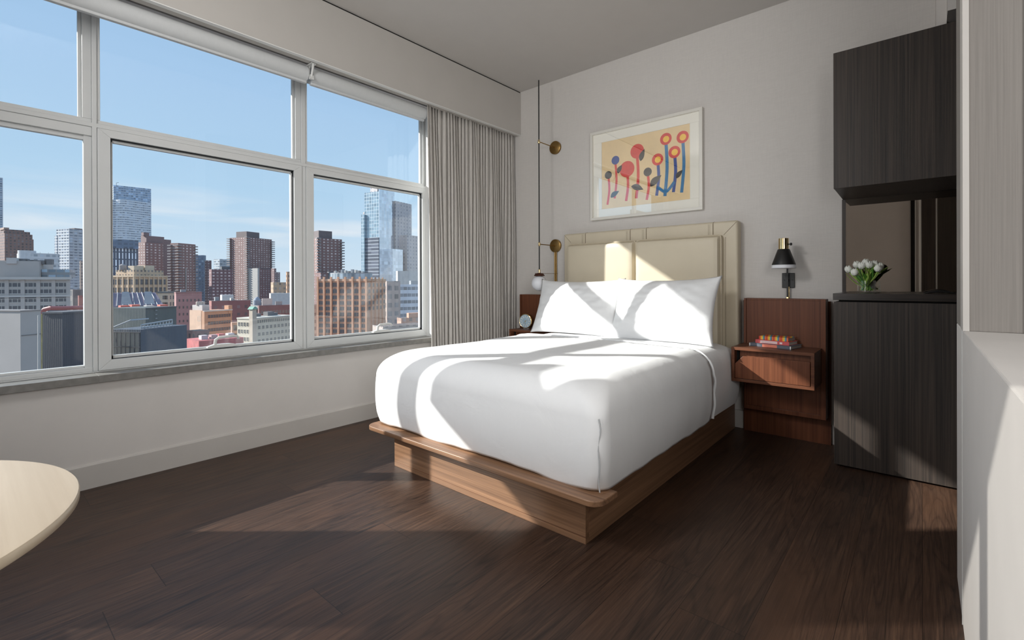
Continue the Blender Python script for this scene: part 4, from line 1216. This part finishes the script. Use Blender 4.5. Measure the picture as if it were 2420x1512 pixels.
# sloping glass roof
def skylight():
    A_, B_ = at(262, 95, 695), at(386, 100, 713)
    th = math.atan2(B_.y-A_.y, B_.x-A_.x); L = (Vector((B_.x, B_.y))-Vector((A_.x, A_.y))).length
    t = thing('glass_roof', 'sloping greenhouse roof with violet and clear glass below the tan loft', 'building', (A_.x, A_.y, GZ), th)
    h0 = A_.z-GZ; 
    vs = [(0, 0, h0-2.4), (L, 0, h0-2.4), (L*.84, 5, h0+.2), (0, 5, h0+.2)]
    MB().add(vs+[(x, y, z-.15) for x, y, z in vs], [(0, 1, 2, 3), (7, 6, 5, 4), (0, 4, 5, 1), (1, 5, 6, 2), (2, 6, 7, 3), (3, 7, 4, 0)]).build('roof_glazing', facade('violet_roof', S(120, 112, 132), S(138, 124, 142), 1.05, 50, .86, 1, roof=S(142, 130, 142), rough=.8, winrough=.8, spec=.2), t, local=True)
    for k in range(9):
        x0 = L*k/9; x1 = x0*.84
        MB().tube([(x0, -.05, h0-2.35), (x1, 5, h0+.3)], .07, 6).build('rafter', METG, t, local=True)
    MB().box(0, L, .1, 5, 0, h0-2.55).build('wall', facade('gh_wall', S(140, 140, 142), S(92, 98, 106), 1.2, 2.6, .8, .6), t, local=True)
    for x in (.18, .62): 
        MB().add([(L*x, .2, h0-2.2), (L*x+1.8, .2, h0-2.2), (L*x+1.1, 4.2, h0+.4), (L*x, 4.2, h0+.4)], [(0, 1, 2, 3)]).build('clear_panel', pm('clear_panel', S(122, 128, 136), rough=.8), t, local=True)
skylight()
# orange tan building
OR = pm('orange_brick', S(206, 152, 114), var=.07)
b = bld('orange_building', 'orange brick building with a pale end wall in the middle window', 'building', 483, 125, 448, 548, 735, 34, OR)
cnt = [0]
pO = wproto(.62, .8, DG, pm('orange_frame', S(186, 130, 96)), (0, 1))
wins(b, 'r', lin(.9, b.wr-.4, 9), [1.9, 3.7, 5.5], pO, 40, cnt)
wins(b, 'r', [q+.0 for q in lin(1.2, b.wr-.4, 6)], [8.3], wproto(.7, 1.6, DG, WF, (0, 3)), 60, cnt)
wins(b, 'l', [b.wl*.35], [2.6], wproto(.9, 1.1, DG, WF, (1, 0)), 60, cnt)
MB().box(-.25, b.wr, -.25, 0, b.h-.2, b.h+.12).build('parapet', pm('pale_parapet', S(214, 206, 196)), b.root, local=True)
MB().box(-.05, 0, 1.2, b.wl, b.h-9, b.h+.2).build('end_wall', pm('peach_stucco', S(226, 186, 156)), b.root, local=True)
MB().box(b.wr*.86, b.wr, -.1, 1.6, b.h-1, b.h+1.2).build('chimney', OR, b.root, local=True)
MB().box(b.wr*.1, b.wr*.35, 2.0, 6, b.h, b.h+1.5).build('stair_head', pm('pale_block', S(204, 196, 190)), b.root, local=True)
for x in (.12, .2, .3): MB().lathe([(.45, b.h+1.5), (.45, b.h+2.3), (.3, b.h+2.4)], (b.wr*x, 4, 0), 14).build('roof_drum', pm('pale_drum', S(206, 188, 172)), b.root, local=True)
b = bld('orange_building', 'lower orange terrace with tall windows right of the orange building', 'building', 548, 118, 545, 592, 762, 8, pm('orange_brick2', S(190, 146, 122)))
wins(b, 'r', lin(.3, b.wr-.2, 6), [2.0, 4.1], wproto(.5, 1.3, DG, pm('rust_frame', S(150, 110, 92)), (0, 2)), 30)
# cream building with the green turret
CRM = pm('cream_terracotta', S(212, 200, 178), var=.05)
b = bld('cream_building', 'cream terracotta building with many windows at the foot of the tall tower', 'building', 597, 112, 560, 690, 752, 40, CRM)
cnt = [0]
wins(b, 'l', lin(.2, b.wl-.2, 5), [1.9, 3.6, 5.4], wproto(.5, .85, DG, CRM, (0, 1)), 30, cnt)
wins(b, 'r', lin(1.2, b.wr-.3, 9), [2.7, 4.3, 5.9], wproto(.62, .75, DG2, CRM, (1, 1)), 60, cnt)
wins(b, 'r', lin(1.2, b.wr-.3, 18), [1.25], wproto(.22, .75, DG, CRM, (0, 0)), 90, cnt)
MB().box(-.15, b.wr, -.15, b.wl, b.h-.25, b.h+.06).build('cornice', pm('cream_cornice', S(220, 212, 196)), b.root, local=True)
tw = pm('turret_stone', S(206, 188, 166))
MB().box(-.2, .9, -.2, .9, 0, b.h+2.1).build('turret', tw, b.root, local=True)
MB().prism([(-.45, b.h+2.1), (1.15, b.h+2.1), (.55, b.h+2.75), (.15, b.h+2.75)], -.45, 1.15, 'y').build('turret_roof', pm('verdigris', S(124, 178, 156)), b.root, local=True)
for x, y, s_ in ((3.4, 3, .9), (6.5, 2.6, 1.2), (8.8, 3.2, .8)):
    MB().box(x, x+1.6*s_, y, y+1.5, b.h, b.h+.9*s_).build('roof_plant', pm('dark_plant', S(112, 108, 106)), b.root, local=True)
b = bld('brick_house', 'dark red brick building behind the cream one', 'building', 612, 150, 609, 690, 722, 10, pm('maroon_brick', S(126, 84, 80)))
wins(b, 'r', lin(.4, b.wr-.4, 10), [2.6, 4.6], wproto(.5, .9, DG2, WF, (0, 1)), 40)
pb(b, 'stair_head', .1, .4, .2, .5, 0, 2.2, pm('pale_block', S(204, 196, 190))); pb(b, 'roof_plant', .5, .7, .2, .5, 0, 1.2, METG)
MB().lathe([(1.1, b.h), (1.1, b.h+1.6), (.7, b.h+2.3), (.1, b.h+2.7)], (0, 3, 0), 20).build('water_tank', pm('tank_blue', S(140, 150, 164)), b.root, local=True)
b = bld('brick_house', 'wide low red brick building behind the orange one', 'building', 500, 210, 494, 592, 711, 8, BR('low_red', S(158, 88, 78), S(120, 84, 80), 3, 3.4, .4, .4))
pb(b, 'roof_plant', .1, .2, .2, .6, 0, 1.6, METG); pb(b, 'roof_plant', .5, .58, .2, .6, 0, 1.1, WF)
# filler blocks low in the middle window
b = bld('brick_house', 'low dark brick block left of the orange building foot', 'building', 462, 100, 440, 494, 782, 30, BR('filler_brick', S(132, 96, 90), S(86, 78, 78), 1.4, 1.8, .45, .5))
# near dark billboards
b = bld('billboard_box', 'dark green grey billboard back on the nearer roof', 'roof structure', 344, 30, 255, 416.5, 728, 44, corrugated('green_grey_ribbed', S(96, 102, 101), 9, .10), zb=-14)
MB().box(-.05, b.wr, -.05, 0, b.h-.06, b.h+.02).build('coping', pm('slate_coping', S(60, 62, 68)), b.root, local=True)
lad = MB()
for i in range(9): lad.box(b.wr*.28, b.wr*.34, -.06, -.02, b.h-.2-i*.26, b.h-.15-i*.26)
lad.build('ladder_rungs', METG, b.root, local=True)
b = bld('ribbed_bulkhead', 'dark blue grey ribbed roof box with a lattice side, low in the middle window', 'roof structure', 333, 19, 262, 441, 779, 44, corrugated('blue_grey_ribbed', S(84, 92, 103), 13, .12), zb=-12)
lt = MB()
for i in range(7): 
    y = b.wl*.03+b.wl*.9*i/6; lt.box(-.05, -.02, y, y+.03, b.h-1.9, b.h-.1)
for i in range(4): lt.box(-.05, -.02, 0, b.wl, b.h-.12-i*.58, b.h-.09-i*.58)
lt.build('lattice', pm('lattice_dark', S(60, 62, 66)), b.root, local=True)
MB().box(-.02, 0, .05, b.wl*.95, b.h-1.9, b.h-.1).build('side_screen', pm('sandy_screen', S(170, 158, 140), var=.05), b.root, local=True)
rail = MB().tube([(0, b.wl*.9, b.h+.10), (.2, b.wl*.5, b.h+.36), (b.wr*.45, b.wl*.5, b.h+.36)], .03, 6)
rail.tube([(.3, .3, b.h+.16), (b.wr*.8, .3, b.h+.26)], .03, 6).tube([(.3, .3, b.h+.04), (b.wr*.8, .3, b.h+.1)], .03, 6)
for i in range(11): rail.tube([(.3+(b.wr*.8-.3)*i/10, .3, b.h), (.3+(b.wr*.8-.3)*i/10, .3, b.h+.16+.10*i/10)], .018, 6)
rail.build('roof_railing', pm('galvanised', S(170, 174, 178), rough=.5), b.root, local=True)
b = bld('red_roof', 'red sheeted terrace roof seen at the bottom of the middle window', 'roof structure', 470, 40, 436, 575, 806, 20, pm('red_sheet', S(190, 84, 80), var=.25, scale=1.4), zb=-20)
for i, (x, y, c) in enumerate(((.15, .3, S(210, 196, 196)), (.35, .25, S(190, 150, 150)), (.55, .35, S(206, 90, 84)), (.75, .3, S(214, 206, 206)))):
    pb(b, 'roof_unit', x, x+.14, y, y+.2, 0, .35, pm('roof_unit_%d' % i, c))
for i, (q, y0) in enumerate(((292, 716), (318, 714), (352, 716), (384, 714))):
    P_ = at(q, 60, y0+14)
    o = tag(MB().box(P_.x-.7, P_.x+.7, P_.y-.4, P_.y+.4, -6.5, P_.z+.45).build('roof_vent_box', pm('orange_vent', S(206, 92, 66)) if i != 2 else WF),
            ['orange vent box behind the dark billboard, first from the first mullion', 'orange vent box behind the dark billboard, second from the first mullion', 'white vent box between the orange ones behind the dark billboard', 'orange vent box nearest the right end of the dark billboard'][i], 'vent', 'vent boxes behind the billboard')

# --- right window
b = bld('brick_tower', 'brown brick tower at the left of the right window', 'building', 752, 500, 700, 808.5, 562, 24, brick1, group='brick apartment towers')
balc(b, b.wr, 0, 2, 2.4, 26, 2.95, 4); balc(b, 0, 0, 2.2, 2.2, 26, 2.95, 1)
pb(b, 'core', .12, .68, .1, .8, 0, 8.5, pm('core_dark', S(112, 96, 92)))
pb(b, 'front_wing', -.4, .50, -.5, 0, -80, -37, BR('wing_brick2', S(132, 92, 84), S(150, 140, 140))); pb(b, 'white_strip', -.1, .5, -.52, -.45, -80, -36, WFg)
GO = pm('salmon_terracotta', S(214, 160, 124), var=.05)
b = bld('terracotta_building', 'salmon terracotta office building with tall piers in the right window', 'building', 868, 135, 750, 911, 660, 62, GO)
tb_ = b
ncol = 7
pm('pier', S(220, 164, 126))
bay = b.wl/ncol
for i in range(ncol+1):
    y = min(max(bay*i, .25), b.wl-.25)
    MB().box(-.38, 0, y-.26, y+.26, 0, b.h+.75).build('pier', cg['pier'], b.root, local=True)
for i in range(1, 5):
    MB().box(b.wr*i/5-.2, b.wr*i/5+.2, -.35, 0, 0, b.h+.6).build('pier', cg['pier'], b.root, local=True)
cnt = [0]
us = [bay*(i+.5) for i in range(ncol)]
fh = 1.62
wg = wproto(bay*.62, 1.0, DG2, pm('terracotta_frame', S(196, 156, 128)), (1, 0))
wins(b, 'l', us, [2.1], wproto(bay*.62, 1.2, DG, pm('terracotta_frame', S(196, 156, 128)), (3, 0)), 100, cnt)
wins(b, 'l', us, [3.9], wproto(bay*.6, 1.0, DG2, pm('terracotta_frame', S(196, 156, 128)), (1, 0), arch=True), 100, cnt)
wins(b, 'l', us, [5.6+fh*i for i in range(8)], wg, 100, cnt)
wins(b, 'r', [b.wr*(i+.5)/5 for i in range(5)], [2.1, 3.9, 5.6, 7.2, 8.8], wproto(b.wr/5*.5, 1.0, DG2, pm('terracotta_frame', S(196, 156, 128)), (1, 0)), 100, cnt)
MB().box(-.2, b.wr, -.2, b.wl, b.h-.5, b.h+.15).build('parapet', pm('pale_terracotta', S(222, 178, 146)), b.root, local=True)
n_ = 26
el = [(b.wr*.45+b.wr*.42*math.cos(2*PI*i/n_), b.wl*.5+b.wl*.40*math.sin(2*PI*i/n_)) for i in range(n_)]
MB().prism(el, b.h, b.h+1.7).build('glass_pavilion', facade('pavilion_glass', S(160, 172, 178), S(130, 146, 156), 1.1, 2.6, .7, .7), b.root, local=True)
MB().prism([(x, y) for x, y in el], b.h+1.7, b.h+1.95).build('pavilion_roof', METG, b.root, local=True)
for i in range(9):
    y = b.wl*(.2+.07*i)
    MB().box(b.wr*.3, b.wr*.3+.8, y, y+.6, b.h+1.95, b.h+2.4+.7*((i*37) % 7)/7).build('roof_plant', [METG, pm('dark_plant', S(112, 108, 106)), WF][i % 3], b.root, local=True)
# big glass tower
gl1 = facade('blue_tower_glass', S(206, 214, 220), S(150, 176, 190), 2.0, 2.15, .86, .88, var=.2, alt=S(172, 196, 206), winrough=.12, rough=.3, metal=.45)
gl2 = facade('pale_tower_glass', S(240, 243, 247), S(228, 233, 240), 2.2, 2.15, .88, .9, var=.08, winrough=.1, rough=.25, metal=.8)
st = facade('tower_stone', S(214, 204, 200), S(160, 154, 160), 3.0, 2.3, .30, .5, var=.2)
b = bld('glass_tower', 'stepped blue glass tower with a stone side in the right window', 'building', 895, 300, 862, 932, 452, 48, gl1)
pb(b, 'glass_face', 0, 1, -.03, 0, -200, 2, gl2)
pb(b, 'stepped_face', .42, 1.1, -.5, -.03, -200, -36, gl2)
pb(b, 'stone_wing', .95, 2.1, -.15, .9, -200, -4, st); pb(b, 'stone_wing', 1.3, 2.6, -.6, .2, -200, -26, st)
pb(b, 'stone_crown', .1, .8, .2, .7, 0, 9, st)
pb(b, 'lower_step', -.1, .2, .9, 1.12, -200, -14, gl1); pb(b, 'stone_back', .1, .5, 1.05, 1.22, -200, -12, st)
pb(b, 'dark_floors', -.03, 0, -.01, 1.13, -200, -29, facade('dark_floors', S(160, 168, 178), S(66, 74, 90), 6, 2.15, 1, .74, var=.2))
b = bld('white_block', 'plain white block in front of the stone tower side', 'building', 940, 230, 936, 1010, 640, 20, pm('white_stone', S(206, 202, 198)))
b = bld('banded_building', 'white banded office building with ribbon windows beside the right frame', 'building', 943, 180, 931, 1010, 672, 16, facade('ribbon', S(222, 228, 238), S(110, 122, 136), 1.6, 2.55, .92, .48, var=.2, off=(0, .2)))
pb(b, 'roof_tank', .45, .75, .2, .5, 0, 1.4, METG)
b = bld('loft_building', 'pale pinkish loft building between the terracotta and banded buildings', 'building', 914, 150, 905, 946, 664, 30, facade('pale_loft', S(196, 176, 166), S(130, 126, 126), 2.3, 2.7, .6, .55))
b = bld('brick_house', 'low orange brick houses at the bottom right of the right window', 'building', 948, 100, 938, 1010, 752, 18, BR('low_orange', S(198, 150, 126), S(150, 130, 122), 1.4, 2.2, .45, .45))
pb(b, 'roof_box', .3, .8, .1, .6, 0, 1.0, pm('peach_block', S(206, 150, 122)))
b = bld('brick_house', 'grey tan roofs below the terracotta building', 'building', 905, 80, 880, 1010, 772, 24, BR('low_grey', S(176, 160, 150), S(140, 130, 124), 1.3, 2.0, .45, .45))
b = bld('brick_house', 'dark shop block left of the terracotta building', 'building', 738, 150, 700, 756, 720, 20, BR('edge_brick', S(170, 160, 154), S(110, 104, 102), 1.6, 2.2, .5, .5))

# ------------------------------------------------------------------ light
wd = bpy.data.worlds.new('sky'); SC.world = wd; wd.use_nodes = True
nt = wd.node_tree; nn, ll = nt.nodes, nt.links
bg = nn['Background']
tc = nn.new('ShaderNodeTexCoord'); sp = nn.new('ShaderNodeSeparateXYZ'); ll.new(tc.outputs['Generated'], sp.inputs[0])
rp = nn.new('ShaderNodeValToRGB'); ll.new(sp.outputs[2], rp.inputs[0])
e = rp.color_ramp.elements
sky = [(0.0, S(205, 221, 236)), (.06, S(196, 217, 236)), (.17, S(176, 207, 234)), (.34, S(164, 196, 230)), (.7, S(150, 186, 226)), (1, S(140, 178, 222))]
while len(e) < len(sky): e.new(.5)
for el, (p, c) in zip(e, sky): el.position = p; el.color = c
mp = nn.new('ShaderNodeMapping'); mp.inputs['Scale'].default_value = (3.2, 3.2, 30); ll.new(tc.outputs['Generated'], mp.inputs[0])
nz = nn.new('ShaderNodeTexNoise'); nz.inputs['Scale'].default_value = 1.0; nz.inputs['Detail'].default_value = 6; nz.inputs['Distortion'].default_value = .5
ll.new(mp.outputs[0], nz.inputs['Vector'])
r2n = nn.new('ShaderNodeValToRGB'); ll.new(nz.outputs['Fac'], r2n.inputs[0])
r2n.color_ramp.elements[0].position = .48; r2n.color_ramp.elements[1].position = .74
hz = nn.new('ShaderNodeValToRGB'); ll.new(sp.outputs[2], hz.inputs[0])
h_ = hz.color_ramp.elements
h_[0].position = .03; h_[0].color = (.2, .2, .2, 1); h_[1].position = .19; h_[1].color = (0, 0, 0, 1)
q = h_.new(.09); q.color = (1, 1, 1, 1)
mu = nn.new('ShaderNodeMath'); mu.operation = 'MULTIPLY'; ll.new(r2n.outputs[0], mu.inputs[0]); ll.new(hz.outputs[0], mu.inputs[1])
mu2 = nn.new('ShaderNodeMath'); mu2.operation = 'MULTIPLY'; ll.new(mu.outputs[0], mu2.inputs[0]); mu2.inputs[1].default_value = .8
mxw = nn.new('ShaderNodeMix'); mxw.data_type = 'RGBA'; ll.new(mu2.outputs[0], mxw.inputs[0]); ll.new(rp.outputs[0], mxw.inputs[6]); mxw.inputs[7].default_value = S(232, 234, 240)
ll.new(mxw.outputs[2], bg.inputs[0]); bg.inputs[1].default_value = 1.09

EL = math.radians(27.0)
sd = Vector((math.cos(YAW)*math.cos(EL), math.sin(YAW)*math.cos(EL), -math.sin(EL)))
sl_ = bpy.data.lights.new('sun', 'SUN'); sl_.energy = 7.6; sl_.angle = math.radians(.6); sl_.color = (1, .965, .92)
so_ = bpy.data.objects.new('sun', sl_); COL.objects.link(so_); so_.rotation_euler = sd.to_track_quat('-Z', 'Y').to_euler(); so_.location = (-20, -20, 20)
def lamp(name, loc, to, size, energy, col=(1, .995, .985)):  # disk light without a fixture, added out of view as room fill
    l = bpy.data.lights.new(name, 'AREA'); l.shape = 'DISK'; l.size = size; l.energy = energy; l.color = col
    o = bpy.data.objects.new(name, l); COL.objects.link(o); o.location = loc
    o.rotation_euler = (Vector(to)-Vector(loc)).to_track_quat('-Z', 'Y').to_euler()
lamp('low_fill', (-1.2, -.47, 1.15), (-1.0, 3.5, 1.3), .7, 7.5)  # added fill, low behind the table, no fixture there
lamp('right_fill', (.72, -.42, 1.6), (-1.4, 3.5, 1.3), 1.1, 25)  # added fill from the right, lifts the headboard wall and bed
lamp('high_fill', (-1.85, -.40, 2.4), (-.5, 3.2, 1.2), .6, 26)  # added fill from high on the left, evens out the shaded walls
lamp('bedside_fill', (1.35, -.16, 1.4), (-.9, 2.4, .5), .7, 13)  # added fill for the dim right side of the bed

SC.view_settings.view_transform = 'Standard'
SC.view_settings.look = 'None'
SC.view_settings.exposure = 0.1
SC.view_settings.gamma = 1
SC.view_settings.use_curve_mapping = False
SC.cycles.use_denoising = True
SC.cycles.max_bounces = 10
SC.cycles.diffuse_bounces = 5
SC.cycles.transparent_max_bounces = 16
SC.cycles.sample_clamp_indirect = 6
SC.cycles.caustics_reflective = False
SC.cycles.caustics_refractive = False
